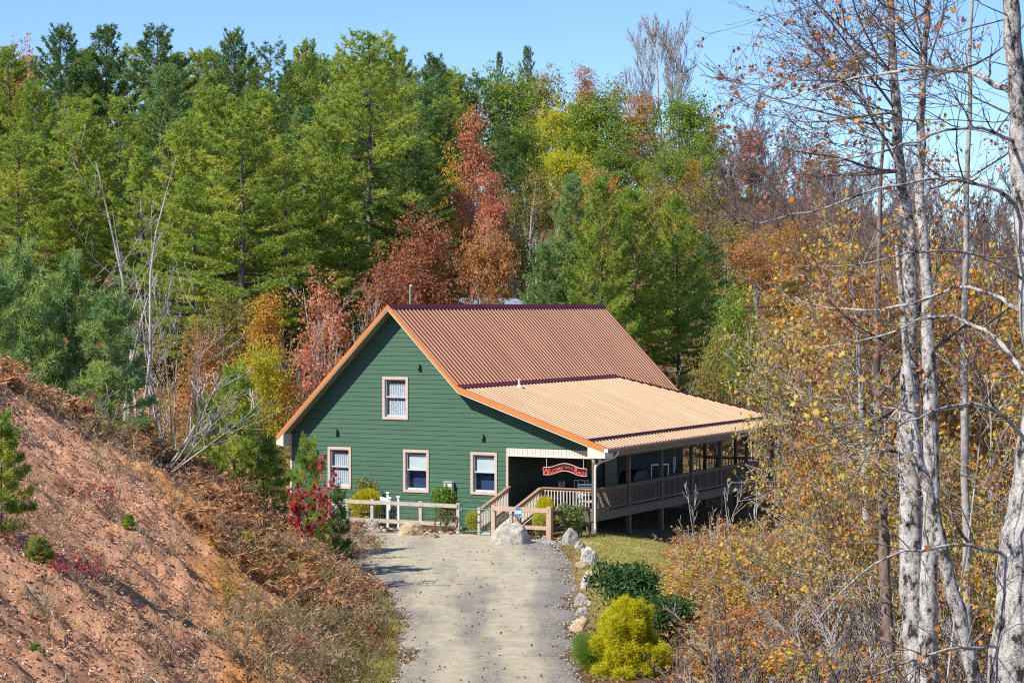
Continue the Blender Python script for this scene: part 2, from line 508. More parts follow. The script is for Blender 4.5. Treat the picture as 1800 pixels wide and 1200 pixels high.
M_WOODP = solid('pale_baluster_wood', (.50, .43, .36), (.62, .55, .47), 0.8, 3, (1, 1, 6))
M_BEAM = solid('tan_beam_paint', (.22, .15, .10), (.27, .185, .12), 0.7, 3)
M_GUT = solid('beige_gutter_metal', (.33, .27, .215), (.38, .315, .25), 0.35, 3, spec=0.5)
M_WHITE = solid('white_enamel', (.70, .69, .67), (.78, .77, .75), 0.4, 5)
M_MAROON = solid('maroon_flashing_metal', (.10, .014, .026), (.14, .022, .036), 0.6, 3, spec=0.2)

def roof_metal(name, c0, c1, c2, rough):
    m, nt, out = new_mat(name)
    p = N(nt, 'ShaderNodeBsdfPrincipled')
    co = objco(nt)
    c = ramp(nt, [(0.25, c0), (0.5, c1), (0.75, c2)], noise(nt, 0.9, 8, 0.72, co, (.35, 1.6, .35)))
    nt.links.new(c.outputs[0], p.inputs['Base Color'])
    p.inputs['Roughness'].default_value = rough
    p.inputs['Specular IOR Level'].default_value = 0.5
    nt.links.new(bump(nt, noise(nt, 1.3, 3, 0.5, co), 0.15, 0.02), p.inputs['Normal'])
    nt.links.new(p.outputs[0], out.inputs[0])
    return m
M_RIB = roof_metal('cream_roof_rib', (.38, .28, .145), (.47, .36, .20), (.56, .44, .26), .5)  # cream on the rib faces, red on the pans between
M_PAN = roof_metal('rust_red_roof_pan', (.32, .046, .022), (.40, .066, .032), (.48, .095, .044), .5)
M_ROOF = roof_metal('copper_orange_trim_metal', (.50, .17, .045), (.56, .20, .055), (.60, .23, .07), .45)

def glass_material():
    m, nt, out = new_mat('window_glass')
    t = N(nt, 'ShaderNodeBsdfTransparent'); t.inputs[0].default_value = (.85, .9, .95, 1)
    g = N(nt, 'ShaderNodeBsdfGlossy'); g.inputs['Roughness'].default_value = 0.02
    mx = N(nt, 'ShaderNodeMixShader'); mx.inputs[0].default_value = 0.09
    nt.links.new(t.outputs[0], mx.inputs[1]); nt.links.new(g.outputs[0], mx.inputs[2])
    nt.links.new(mx.outputs[0], out.inputs[0])
    return m
M_GLASS = glass_material()
def lace_material():
    m, nt, out = new_mat('lace_curtain')
    co = objco(nt)
    v = N(nt, 'ShaderNodeTexVoronoi'); v.inputs['Scale'].default_value = 17.0; nt.links.new(co, v.inputs['Vector'])
    r = ramp(nt, [(0.0, (.22, .27, .38)), (0.30, (.42, .47, .53)), (0.5, (.66, .69, .70))], v.outputs['Distance'])
    p = N(nt, 'ShaderNodeBsdfPrincipled'); p.inputs['Roughness'].default_value = 0.9
    nt.links.new(r.outputs[0], p.inputs['Base Color']); nt.links.new(p.outputs[0], out.inputs[0])
    return m
M_LACE = lace_material()

HOUSE = empty('farmhouse', HO, -TH, 'dark green clapboard house with copper red metal roof and covered side porch', 'house')

# ---- ribbed roof sheets
PROF = [(0.0, 0.0), (.715, 0.0), (.745, .030), (.77, .036), (.87, .036), (.895, .030), (.94, 0.0)]
PER = 0.305
def rib_samples(d0, d1):
    ds, hs = [], []
    n0 = math.floor(d0 / PER) - 1
    for i in range(n0, int(d1 / PER) + 2):
        for p, h in PROF:
            d = (i + p) * PER
            if d0 < d < d1: ds.append(d); hs.append(h)
    return [d0] + ds + [d1], [0.0] + hs + [0.0]
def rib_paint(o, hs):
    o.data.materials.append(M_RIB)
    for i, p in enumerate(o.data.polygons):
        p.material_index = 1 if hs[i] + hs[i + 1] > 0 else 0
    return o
def rib_sheet(name, ta, tb, d0, d1, topfn=None, botfn=None, lift=0.0, parent=HOUSE):
    ds, hs = rib_samples(d0, d1)
    V = []
    for d, h in zip(ds, hs):
        a = ta if topfn is None else topfn(d); b = tb if botfn is None else botfn(d)
        V.append((a, d, zr(a) + h + lift)); V.append((b, d, zr(b) + h + lift))
    F = [[2*i, 2*i+1, 2*i+3, 2*i+2] for i in range(len(ds) - 1)]
    b = MB(); b.add(V, F)
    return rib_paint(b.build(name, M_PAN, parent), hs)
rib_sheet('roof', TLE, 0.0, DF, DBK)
# steep slope over the porch; beyond the hip it runs on a little further down
b = MB()
ds, hs = rib_samples(DF, DBK)
V = []
for d, h in zip(ds, hs):
    tb = TB if d < 14.4 else min(4.5, TB + 0.35 * (d - 14.4))
    V.append((0.0, d, ZR + h)); V.append((tb, d, ZR - S1 * tb + h))
b.add(V, [[2*i, 2*i+1, 2*i+3, 2*i+2] for i in range(len(ds) - 1)])
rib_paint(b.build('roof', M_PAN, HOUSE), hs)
HIPD = 14.4
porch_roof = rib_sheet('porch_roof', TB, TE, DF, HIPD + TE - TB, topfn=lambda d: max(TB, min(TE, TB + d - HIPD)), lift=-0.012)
# back face of the wrapped porch roof
b = MB(); b.add([(TB, HIPD, ZB - .02), (TE, HIPD + TE - TB, zr(TE) - .02), (-2.0, HIPD + TE - TB, zr(TE) - .02), (-2.0, HIPD, ZB - .02)], [[0, 1, 2, 3]])
b.build('porch_roof', M_ROOF, HOUSE)
# ridge cap, break flashing, hip cap, snow guard strip
b = MB(); b.prism([(-.16, ZR - .13), (-.15, ZR - .10), (0, ZR + .055), (.15, ZR - .10), (.16, ZR - .13), (0, ZR + .02)], DF - .02, DBK + .02)
b.build('ridge_cap', M_MAROON, HOUSE)
b = MB(); b.prism([(TB - .07, ZB + .125), (TB - .02, ZB + .075), (TB + .10, ZB + .02), (TB + .10, ZB + .005), (TB - .02, ZB + .03), (TB - .07, ZB + .09)], DF + .1, HIPD)
b.build('roof_flashing', M_MAROON, HOUSE)
b = MB(); b.beam((TB, HIPD, ZB + .03), (TE, HIPD + TE - TB, zr(TE) + .03), .22, .05); b.build('hip_cap', M_MAROON, HOUSE)
tg = 8.63
b = MB(); b.beam((tg, DF + .08, zr(tg) + .055), (tg, HIPD + tg - TB - .1, zr(tg) + .055), .05, .11, up=(-.33, 0, 1)); b.build('snow_guard', M_MAROON, HOUSE)

# ---- rakes on the gable: metal trim, fascia line below, soffit behind
def rake(t0, t1, nm):
    z0, z1 = zr(t0), zr(t1)
    b = MB()
    b.add([(t0, DF - .03, z0 + .05), (t1, DF - .03, z1 + .05), (t1, DF - .03, z1 - .15), (t0, DF - .03, z0 - .15),
           (t0, DF + .09, z0 + .05), (t1, DF + .09, z1 + .05), (t1, DF + .09, z1 - .15), (t0, DF + .09, z0 - .15)],
          [[0,3,2,1],[4,5,6,7],[0,1,5,4],[3,7,6,2],[0,4,7,3],[1,2,6,5]])
    o = b.build('rake_trim', M_ROOF, HOUSE)
    b = MB()
    b.add([(t0, DF - .012, z0 - .15), (t1, DF - .012, z1 - .15), (t1, DF - .012, z1 - .20), (t0, DF - .012, z0 - .20),
           (t0, DF + .05, z0 - .15), (t1, DF + .05, z1 - .15), (t1, DF + .05, z1 - .20), (t0, DF + .05, z0 - .20)],
          [[0,3,2,1],[4,5,6,7],[3,7,6,2],[0,4,7,3],[1,2,6,5]])
    b.build('fascia_strip', M_TRIMW, o)
    b = MB()
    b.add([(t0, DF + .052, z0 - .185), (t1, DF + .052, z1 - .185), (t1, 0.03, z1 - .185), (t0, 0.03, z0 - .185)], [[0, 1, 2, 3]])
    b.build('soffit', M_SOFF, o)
rake(TLE, 0.0, 'l'); rake(0.0, TB, 'm'); rake(TB, TE, 'r')
# boxed eave returns
b = MB(); b.add([(TLE, DF - .02, zr(TLE) - .16), (TL, DF - .02, zr(TL) - .21), (TL, DF - .02, zr(TLE) - .38), (TLE - .02, DF - .02, zr(TLE) - .30),
                 (TLE, .02, zr(TLE) - .16), (TL, .02, zr(TL) - .21), (TL, .02, zr(TLE) - .38), (TLE - .02, .02, zr(TLE) - .30)],
                [[0,3,2,1],[0,4,7,3],[3,7,6,2],[1,2,6,5]])
b.build('eave_return', M_TRIMW, HOUSE)
b = MB(); b.add([(8.62, DF - .02, zr(8.62) - .21), (TE, DF - .02, zr(TE) - .16), (TE, DF - .02, zr(TE) - .36), (8.62, DF - .02, zr(TE) - .36),
                 (8.62, .10, zr(8.62) - .21), (TE, .10, zr(TE) - .16), (TE, .10, zr(TE) - .36), (8.62, .10, zr(TE) - .36)],
                [[0,3,2,1],[0,4,7,3],[3,7,6,2],[1,2,6,5],[4,5,6,7]])
b.build('eave_return', M_TRIMW, HOUSE)
# left eave fascia and underside sheet of the porch roof
b = MB(); b.box(TLE - .02, TLE + .03, DF + .1, DBK, zr(TLE) - .30, zr(TLE) - .02); b.build('fascia_board', M_TRIMW, HOUSE)
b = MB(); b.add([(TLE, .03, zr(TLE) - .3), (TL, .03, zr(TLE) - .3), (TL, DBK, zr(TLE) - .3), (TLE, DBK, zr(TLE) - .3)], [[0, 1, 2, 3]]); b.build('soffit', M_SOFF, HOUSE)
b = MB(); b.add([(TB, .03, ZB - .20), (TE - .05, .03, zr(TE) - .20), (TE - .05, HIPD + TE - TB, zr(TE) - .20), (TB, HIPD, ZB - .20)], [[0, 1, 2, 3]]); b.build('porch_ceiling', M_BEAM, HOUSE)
b = MB(); b.box(TE - .06, TE - .02, .1, HIPD + TE - TB, zr(TE) - .30, zr(TE) - .03); b.build('fascia_board', M_BEAM, HOUSE)

# ---- walls; clapboards are single pieces
wb = MB()
wb.add([(TL, 0.05, -.6), (TL, 17.3, -.6), (TL, 17.3, zr(TL) - .2), (TL, 0.05, zr(TL) - .2)], [[0, 3, 2, 1]])
wb.add([(TL, 17.3, -1), (5.0, 17.3, -2), (5.0, 17.3, zr(5.0) - .2), (TB, 17.3, ZB - .2), (0, 17.3, ZR - .2), (TL, 17.3, zr(TL) - .2)], [[0, 1, 2, 3, 4, 5]])
wb.add([(5.02, 0.03, -2.5), (5.02, 17.3, -2.5), (5.02, 17.3, zr(5.0) - .19), (5.02, 0.03, zr(5.0) - .19)], [[0, 1, 2, 3]])
WALL = wb.build('wall', M_SIDE, HOUSE)
WIN = []
for (u0, u1, v0, v1, kind) in ((577, 618, 785, 858, 'lace'), (709.5, 754.5, 790, 865, 'shade'), (828, 874.5, 794.5, 869, 'shade'), (673, 718, 662, 737, 'lace')):
    um = (u0 + u1) / 2
    WIN.append((wall_t(u0), wall_t(u1), wall_z(um, v1), wall_z(um, v0), kind))
def t_left(z): return max(TL, (z + .19 - ZR) / S1)
def t_right(z):
    if z < 3.09: return 5.0
    zz = z + .19
    t = (ZR - zz) / S1 if zz > ZB else TB + (ZB - zz) / S2
    return min(TR_, t)
EXPO = 0.181
zc = -0.12
while zc < ZR - .3:
    z0, z1 = zc, min(zc + EXPO, ZR - .2)
    cuts = sorted({z0, z1} | {w for q in WIN for w in (q[2] + .06, q[3] - .06) if z0 < w < z1} | ({3.09} if z0 < 3.09 < z1 else set()) |
                  ({ZB - .19} if z0 < ZB - .19 < z1 else set()))
    b = MB()
    off = lambda z: -0.024 + 0.017 * (z - z0) / EXPO
    for a, c in zip(cuts[:-1], cuts[1:]):
        zm = (a + c) / 2
        iv = [(None, None)]
        holes = sorted([(q[0] + .06, q[1] - .06) for q in WIN if q[2] + .06 < zm < q[3] - .06])
        eps = 1e-4
        xl0, xl1, xr0, xr1 = t_left(a + eps), t_left(c - eps), t_right(a + eps), t_right(c - eps)
        segs = []; L0, L1 = xl0, xl1
        for h0, h1 in holes:
            segs.append((L0, L1, h0, h0)); L0 = L1 = h1
        segs.append((L0, L1, xr0, xr1))
        jr_ = random.Random(int(z0 * 1000)); cutd = []
        for (p0, p1, q0, q1) in segs:
            x = max(p0, p1) + jr_.uniform(1.2, 3.4); l0, l1 = p0, p1
            while x < min(q0, q1) - .5:
                cutd.append((l0, l1, x - .0025, x - .0025)); l0 = l1 = x + .0025; x += jr_.uniform(2.6, 3.7)
            cutd.append((l0, l1, q0, q1))
        segs = cutd
        for (p0, p1, q0, q1) in segs:
            if q0 - p0 < 0.02: continue
            b = MB()
            b.add([(p0, off(a), a), (q0, off(a), a), (q1, off(c), c), (p1, off(c), c), (p0, .02, a), (q0, .02, a), (q1, .02, c), (p1, .02, c)],
                  [[0,1,2,3],[4,5,1,0],[3,2,6,7],[4,0,3,7],[1,5,6,2]])
            b.build('siding_board', M_SIDE, WALL)
    zc += EXPO
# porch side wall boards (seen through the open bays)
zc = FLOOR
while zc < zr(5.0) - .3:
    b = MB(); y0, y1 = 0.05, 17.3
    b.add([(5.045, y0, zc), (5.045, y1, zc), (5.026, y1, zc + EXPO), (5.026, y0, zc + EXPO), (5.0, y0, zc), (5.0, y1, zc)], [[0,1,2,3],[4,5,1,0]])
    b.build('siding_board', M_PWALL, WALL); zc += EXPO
b = MB(); b.box(TL - .03, TL + .055, -.036, .05, -.2, zr(TL) - .24); b.build('corner_board', M_TRIM, HOUSE)
b = MB(); b.box(4.93, 5.015, -.045, .06, -.1, 3.10); b.build('corner_board', M_TRIM, HOUSE)

def window(t0, t1, z0, z1, kind):
    c = 0.105
    b = MB()
    b.box(t0, t1, -.052, .0, z1 - c, z1); b.box(t0, t1, -.052, .0, z0, z0 + c)
    b.box(t0, t0 + c, -.050, .0, z0 + c, z1 - c); b.box(t1 - c, t1, -.050, .0, z0 + c, z1 - c)
    o = b.build('window', M_TRIM, HOUSE)
    a0, a1, b0, b1 = t0 + c, t1 - c, z0 + c, z1 - c
    zm = (b0 + b1) / 2 + .02
    b = MB()
    # jambs
    b.box(a0 - .02, a0, -.01, .30, b0, b1); b.box(a1, a1 + .02, -.01, .30, b0, b1); b.box(a0 - .02, a1 + .02, -.01, .30, b1, b1 + .02); b.box(a0 - .02, a1 + .02, -.01, .30, b0 - .02, b0)
    b.build('window_frame', M_SASH, o)
    b = MB(); w = .05
    for (q0, q1, y) in ((zm, b1, .045), (b0, zm + .04, .085)):
        y -= .02
        b.box(a0, a0 + w, y, y + .03, q0, q1); b.box(a1 - w, a1, y, y + .03, q0, q1)
        b.box(a0 + w, a1 - w, y, y + .03, q1 - w, q1)
    b.box(a0 + w, a1 - w, .025, .055, zm, zm + w); b.box(a0 + w, a1 - w, .065, .095, b0, b0 + w * 1.4)
    b.box((a0 + a1) / 2 - .04, (a0 + a1) / 2 + .04, .05, .064, b0 + .02, b0 + .05)
    b.build('sash', M_SASH, o)
    for (q0, q1, y) in ((zm + w, b1 - w, .04), (b0 + w * 1.4, zm - .01, .08)):
        b = MB(); b.add([(a0 + w, y, q0), (a1 - w, y, q0), (a1 - w, y, q1), (a0 + w, y, q1)], [[0, 1, 2, 3]]); b.build('pane', M_GLASS, o)
    b = MB(); b.add([(a0, .29, b0), (a1, .29, b0), (a1, .29, b1), (a0, .29, b1)], [[0, 1, 2, 3]]); b.build('window_backing', M_NAVY, o)  # plain navy sheet closing the window opening at the back
    if kind == 'shade':
        b = MB(); b.box(a0 + .09, a1 - .05, .11, .12, zm + .03, b1 - .09); b.build('shade', M_SHADE, o)
    else:
        xs = np.linspace(a0 + .12, a1 - .04, 33)
        for (q0, q1) in ((zm - .04, b1 - .16), (b0 + .02, zm - .13)):
            V = []
            for i, x in enumerate(xs):
                yy = .13 + .022 * math.sin(i * 1.55)
                sc = .03 * abs(math.sin(i * .55))
                V += [(x, yy, q0 - sc), (x, yy, q1 + .02 * math.sin(i * .9))]
            b = MB(); b.add(V, [[2*i, 2*i+2, 2*i+3, 2*i+1] for i in range(len(xs) - 1)]); b.build('curtain', M_LACE, o)
for w in WIN: window(*w)

# ---- ribbed header panel over the porch opening
hz0, hz1 = 2.80, 3.10
b = MB()
def head_top(t): return min(hz1, zr(t) - .30)
ts = np.arange(5.02, TR_ + .07, .055)
for i, t in enumerate(ts):
    y = -.052 if i % 2 == 0 else -.036
    b.box(t, t + .0555, y, .06, hz0 + .05, head_top(t + .05))
o = b.build('porch_header', M_TRIMW, HOUSE)
b = MB(); b.box(4.985, TR_ + .09, -.058, .07, hz0, hz0 + .05); b.build('header_trim', M_TRIMW, o)
# beam along the porch side
b = MB(); b.box(TR_ - .02, TR_ + .14, .09, 19.6, hz0 - .02, zr(TE) - .19); b.build('porch_beam', M_BEAM, HOUSE)
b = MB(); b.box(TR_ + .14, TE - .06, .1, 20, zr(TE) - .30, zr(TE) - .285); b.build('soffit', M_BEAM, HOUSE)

# ---- posts, deck and railings
PD = [0.08, 3.25, 6.45, 9.65, 12.85, 16.05, 19.3]
for i, d in enumerate(PD):
    b = MB(); b.box(TR_ - .07, TR_ + .07, d - .07, d + .07, FLOOR - .02, hz0 - .02)
    b.build('porch_post', M_WOOD, HOUSE)
    p = hw(TR_, d); g = gz(p.x, p.y)
    b = MB(); b.box(TR_ - .08, TR_ + .08, d - .08 + .01, d + .08 + .01, g - .4, FLOOR - .05); b.build('deck_post', M_WOOD, HOUSE)
for t in (6.8, 5.3, 2.5):
    b = MB(); b.box(t - .07, t + .07, 19.23, 19.37, FLOOR - .02, hz0 + .3); b.build('porch_post', M_WOOD, HOUSE)
    p = hw(t, 19.3); g = gz(p.x, p.y)
    b = MB(); b.box(t - .08, t + .08, 19.22, 19.38, g - .4, FLOOR - .05); b.build('deck_post', M_WOOD, HOUSE)
b = MB(); d = 0.0
while d < 19.4:
    b.box(5.06, TR_ + .16, d, d + .137, FLOOR - .036, FLOOR); d += .143
o = b.build('deck_floor', M_WOOD, HOUSE); tag(o, kind='stuff')
b = MB(); b.box(TR_ + .085, TR_ + .125, .0, 19.45, FLOOR - .33, FLOOR - .04); b.build('rim_joist', M_WOOD, HOUSE)
b = MB(); b.box(5.02, TR_ + .125, -.03, .0 - .002, FLOOR - .33, FLOOR - .04); b.build('rim_joist', M_WOOD, HOUSE)
b = MB()
for d in np.arange(.6, 19, 1.2): b.box(5.05, TR_ + .08, d, d + .04, FLOOR - .30, FLOOR - .04)
b.build('floor_joist', M_WOOD, HOUSE)

BAL = MB().box(-.019, .019, -.019, .019, 0, 1).mesh('baluster'); BAL.materials.append(M_WOODP)
BALD = MB().box(-.019, .019, -.019, .019, 0, 1).mesh('baluster'); BALD.materials.append(M_WOOD)
def railing(a, c, zt0, zt1, zb0, zb1, parent=HOUSE, bal=BAL, mat=M_WOODR, step=.125):
    a = np.array(a, float); c = np.array(c, float)
    L = np.linalg.norm(c - a)
    b = MB(); b.beam((*a, zt0), (*c, zt1), .14, .04)
    o = b.build('railing', mat, parent)
    b = MB(); b.beam((*a, zt0 - .075), (*c, zt1 - .075), .038, .085); b.build('top_rail', mat, o)
    b = MB(); b.beam((*a, zb0), (*c, zb1), .038, .085); b.build('bottom_rail', mat, o)
    n = int(L / step)
    for i in range(1, n):
        f = i / n; p = a + (c - a) * f
        z0 = zb0 + (zb1 - zb0) * f; z1 = zt0 + (zt1 - zt0) * f - .06
        q = mesh_obj('baluster', bal, o); q.location = (p[0], p[1] - .001, z0); q.scale = (1, 1, z1 - z0)
RT, RB = FLOOR + .86, FLOOR + .09
for d0, d1 in zip(PD[:-1], PD[1:]):
    railing((TR_, d0 + .07), (TR_, d1 - .07), RT, RT, RB, RB, bal=BALD, mat=M_WOOD)
t6 = wall_t(952)
railing((t6, .06), (TR_ - .08, .06), RT, RT, RB, RB)
for a, c in ((5.3, 6.8), (6.8, TR_)): railing((a + .07, 19.3), (c - .07, 19.3), RT, RT, RB, RB, bal=BALD, mat=M_WOOD)
b = MB(); b.box(t6 - .05, t6 + .05, .01, .11, FLOOR - .3, RT - .02); b.build('rail_post', M_WOOD, HOUSE)

# ---- ramp from the gate up to the porch
RAMP = empty('entry_ramp', HO, -TH, 'wooden entry ramp with handrails leading from the gate up to the porch', 'ramp')
RL = 2.5
def rz(d): return FLOOR - .02 + (FLOOR - .08) * (d / RL)      # d is negative in front of the wall
b = MB()
n = 17
for i in range(n):
    d0 = -RL * i / n - .035; d1 = -RL * (i + 1) / n - .027
    bb = MB(); bb.beam(((5.08 + t6) / 2 , d0, rz(d0)), ((5.08 + t6) / 2, d1, rz(d1)), t6 - 5.12, .036)
    bb.build('plank', M_WOODP, RAMP)
for t in (5.07, t6 - .02):
    b = MB(); b.beam((t, -.04, rz(-.04) - .13), (t, -RL, rz(-RL) - .05), .04, .20); b.build('stringer', M_WOOD, RAMP)
    railing((t, -.06), (t, -RL + .05), RT - .01, RT - (FLOOR - .10), RB - .02, RB - .04 - (FLOOR - .14), parent=RAMP)
    b = MB(); b.box(t - .05, t + .05, -RL - .06, -RL + .04, -.15, RT - (FLOOR - .12) + .06); b.build('rail_post', M_WOODP, RAMP)

# ---- gutter, downspout, vent pipe, lamps and small vents on the wall
b = MB()
gp = [(TE - .02, zr(TE) - .01), (TE - .02, zr(TE) - .12), (TE + .07, zr(TE) - .13), (TE + .12, zr(TE) - .05), (TE + .125, zr(TE) - .01), (TE + .105, zr(TE) - .01), (TE + .06, zr(TE) - .11), (TE, zr(TE) - .10)]
b.prism(gp, DF - .04, 19.9); GUT = b.build('gutter', M_GUT, HOUSE)
b = MB(); b.box(TE - .03, TE + .13, DF - .055, DF - .042, zr(TE) - .135, zr(TE)); b.build('end_cap', M_WHITE, GUT)
b = MB(); b.tube([(TE + .05, .45, zr(TE) - .12), (TE + .05, .44, zr(TE) - .25), (TE - .05, .36, zr(TE) - .36), (TR_ + .25, .05, zr(TE) - .56), (TR_ + .13, -.09, zr(TE) - .70), (TR_ + .12, -.10, zr(TE) - .85), (TR_ + .12, -.10, .35), (TR_ + .14, -.14, .16), (TR_ + .26, -.40, .09)], .042, 8)
b.build('downspout', M_WHITE, HOUSE)
b = MB(); b.tube([(3.45, 4.0, zr(3.45) - .1), (3.45, 4.0, zr(3.45) + .34)], .045, 10)
b.tube([(3.45, 4.0, zr(3.45) - .02), (3.45, 4.0, zr(3.45) + .09)], [.13, .055], 10); b.build('vent_pipe', M_WHITE, HOUSE)
for (u, v) in ((737, 643), (592, 757), (849, 766)):
    t, z = wall_t(u), wall_z(u, v)
    b = MB(); b.prism([(t - .07, z - .10), (t + .07, z - .10), (t + .07, z + .06), (t, z + .10), (t - .07, z + .06)], -.15, 0.0)
    b.build('wall_vent', M_SIDE, HOUSE)
fl = MB()
fl.tube([(8.8, .02, zr(TE) - .36), (8.8, -.02, zr(TE) - .42)], .05, 8)
FLAMP = fl.build('floodlight', M_WHITE, HOUSE)
for q in (-1, 1):
    b = MB(); c = np.array([8.8 + q * .12, -.09, zr(TE) - .45]); dd = np.array([q * .25, -.8, -.5]); dd /= np.linalg.norm(dd)
    b.tube([c - dd * .07, c + dd * .01, c + dd * .09], [.028, .05, .068], 10); b.build('lamp_head', M_WHITE, FLAMP)
# door in the porch side wall
b = MB(); b.box(5.05, 5.10, 8.7, 9.9, FLOOR, FLOOR + 2.05); DOOR = b.build('door', M_SOFF, HOUSE)
b = MB(); b.tube([(5.10, 9.75, FLOOR + 1), (5.15, 9.75, FLOOR + 1), (5.15, 9.65, FLOOR + 1)], .015, 6); b.build('handle', M_GUT, DOOR)

# ================================================================== hanging sign
M_CORAL = solid('coral_red_sign_paint', (.62, .085, .06), (.72, .12, .085), 0.5, 8)
M_SIGNF = solid('pale_pink_sign_border', (.62, .30, .26), (.72, .40, .35), 0.5, 8)
M_BLACK = solid('dark_porch_plate', (.010, .008, .010), (.016, .012, .014), 0.6, 8)
sg0, sg1 = wall_t(956), wall_t(1032)
SIGN = empty('hanging_sign', hw((sg0 + sg1) / 2, -.02, 2.0), -TH, 'arched welcome sign with coral lettering hanging in the porch opening', 'sign')
hwid = (sg1 - sg0) / 2
def arch(x):
    q = abs(x) / hwid
    return 0.17 * (0.5 + 0.5 * math.cos(math.pi * min(1, q / .84)))
zb, zt = 0.14, 0.42
xs = np.linspace(-hwid, hwid, 33)
b = MB()
for x0, x1 in zip(xs[:-1], xs[1:]):
    b.add([(x0, 0, zb + arch(x0)), (x1, 0, zb + arch(x1)), (x1, 0, zt + arch(x1)), (x0, 0, zt + arch(x0)), (x0, .02, zb + arch(x0)), (x1, .02, zb + arch(x1)), (x1, .02, zt + arch(x1)), (x0, .02, zt + arch(x0))],
          [[0,1,2,3],[7,6,5,4],[3,2,6,7],[0,4,5,1]])
b.build('added_plate', M_BLACK, SIGN)  # added plate, its black stands for the dark porch behind the letters
b = MB()
loop = [(x, -.006, zt + arch(x)) for x in xs] + [(x, -.006, zb + arch(x)) for x in xs[::-1]] + [(xs[0], -.006, zt + arch(xs[0]))]
b.tube(loop, .018, 6); b.build('border', M_SIGNF, SIGN)
for x in (-hwid + .12, hwid - .14):
    b = MB(); b.tube([(x, 0.01, zt + arch(x) - .01), (x, 0.01, hz0 - 2.0 + .02)], .012, 6); b.build('hanger', M_WOODP, SIGN)
def letter(ch, x, z, size, rot=0.0, wid=1.0, parent=SIGN, mat=M_CORAL, y=-.022):
    cu = bpy.data.curves.new('letter', 'FONT'); cu.body = ch; cu.size = 1.0; cu.extrude = .05; cu.align_x = 'CENTER'; cu.offset = 0.018
    cu.resolution_u = 2
    tmp = bpy.data.objects.new('letter_src', cu)
    me = bpy.data.meshes.new_from_object(tmp)
    bpy.data.objects.remove(tmp); bpy.data.curves.remove(cu)
    me.materials.clear(); me.materials.append(mat)
    o = link(bpy.data.objects.new('letter', me), parent)
    o.location = (x, y, z); o.rotation_euler = (R(90), rot, 0); o.scale = (size * wid, size, .25)
    return o
text = [('W', -.80, .31, .95), ('E', -.655, .19, .9), ('L', -.56, .19, .9), ('C', -.46, .19, .9), ('O', -.345, .19, .9), ('M', -.22, .20, .85), ('E', -.095, .20, .9),
        ('T', .01, .12, 1), ('O', .085, .12, 1), ('T', .165, .11, 1), ('H', .24, .11, 1), ('E', .315, .11, 1),
        ('R', .435, .31, .95), ('A', .565, .18, 1), ('N', .66, .18, 1), ('C', .755, .18, 1), ('H', .845, .18, 1)]
for ch, x, s, wd in text:
    small = s < .15
    slope = (arch(x + .05) - arch(x - .05)) / .1
    letter(ch, x * hwid / .92, zb + arch(x * hwid / .92) + (.10 if small else .03), s, -math.atan(slope) * (1.0 if not small else .8), wd)

# ================================================================== things on the porch
M_CUSH = solid('tan_cushion_cloth', (.42, .30, .20), (.50, .37, .26), 0.9, 6)
M_DKCOVER = solid('black_vinyl_cover', (.008, .009, .014), (.014, .016, .022), 0.6, 4)
def porch_chair(t, d, rz_, label, mat, cush, s=1.0):
    o = empty('armchair', hw(t, d, FLOOR), -TH + rz_, label, 'chair')
    W2, D2 = .32, .32
    for x in (-W2, W2):
        b = MB(); b.beam((x, -D2, 0), (x, -D2, .62), .06, .06, (0, 1, 0)); b.build('leg', mat, o)
        b = MB(); b.beam((x, D2, 0), (x, D2 + .12, .98), .06, .06, (0, 1, 0)); b.build('leg', mat, o)
        b = MB(); b.beam((x, -D2 - .05, .64), (x, D2 + .07, .62), .09, .035); b.build('armrest', mat, o)
    b = MB(); b.box(-W2, W2, -D2, D2, .30, .36); b.build('seat', mat, o)
    for z in (.55, .68, .81, .93):
        b = MB(); b.beam((-W2, D2 + .045 + (z - .55) * .12, z), (W2, D2 + .045 + (z - .55) * .12, z), .03, .08); b.build('slat', mat, o)
    if cush is not None:
        b = MB(); b.box(-W2 + .04, W2 - .04, -D2 + .02, D2 - .05, .36, .46); b.build('cushion', cush, o)
        b = MB(); b.prism([(-.27, .46), (.27, .46), (.26, .95), (.15, 1.0), (-.15, 1.0), (-.26, .95)], D2 - .10, D2 + .03); b.build('cushion', cush, o)
    return o
porch_chair(6.05, 1.7, R(-62), 'wooden porch armchair with tan cushions beside the dark wall', M_WOODP, M_CUSH)
porch_chair(7.95, .95, R(35), 'pale painted porch chair behind the front railing', M_WHITE, None)
fr = empty('side_table', hw(7.05, 2.2, FLOOR), -TH, 'small white framed side table under the welcome sign', 'table')
for x in (-.22, .22):
    b = MB(); b.tube([(x, -.15, 0), (x, -.15, 1.0)], .016, 6); b.build('leg', M_WHITE, fr)
    b = MB(); b.tube([(x, .15, 0), (x, .15, 1.0)], .016, 6); b.build('leg', M_WHITE, fr)
b = MB(); b.box(-.24, .24, -.17, .17, 1.0, 1.03); b.build('table_top', M_WHITE, fr)
gr = empty('covered_grill', hw(8.0, 5.1, FLOOR), -TH, 'rounded grill under a black cover behind the side railing', 'grill')
prof = [(-.75, 0.06), (.75, 0.06), (.78, .75), (.72, 1.05), (.5, 1.22), (-.4, 1.22), (-.68, 1.08), (-.76, .8)]
b = MB(); b.prism([(-p[1] * 0 + p[0], p[1]) for p in prof], -.32, .32); g_ = b.build('cover', M_DKCOVER, gr); g_.rotation_euler = (0, 0, R(90))
for y in (-.7, .7):
    b = MB(); b.tube([(-.2, y, .06), (-.2, y, 0)], .04, 8); b.build('caster', M_DKCOVER, gr)
    b = MB(); b.tube([(.2, y, .06), (.2, y, 0)], .04, 8); b.build('caster', M_DKCOVER, gr)
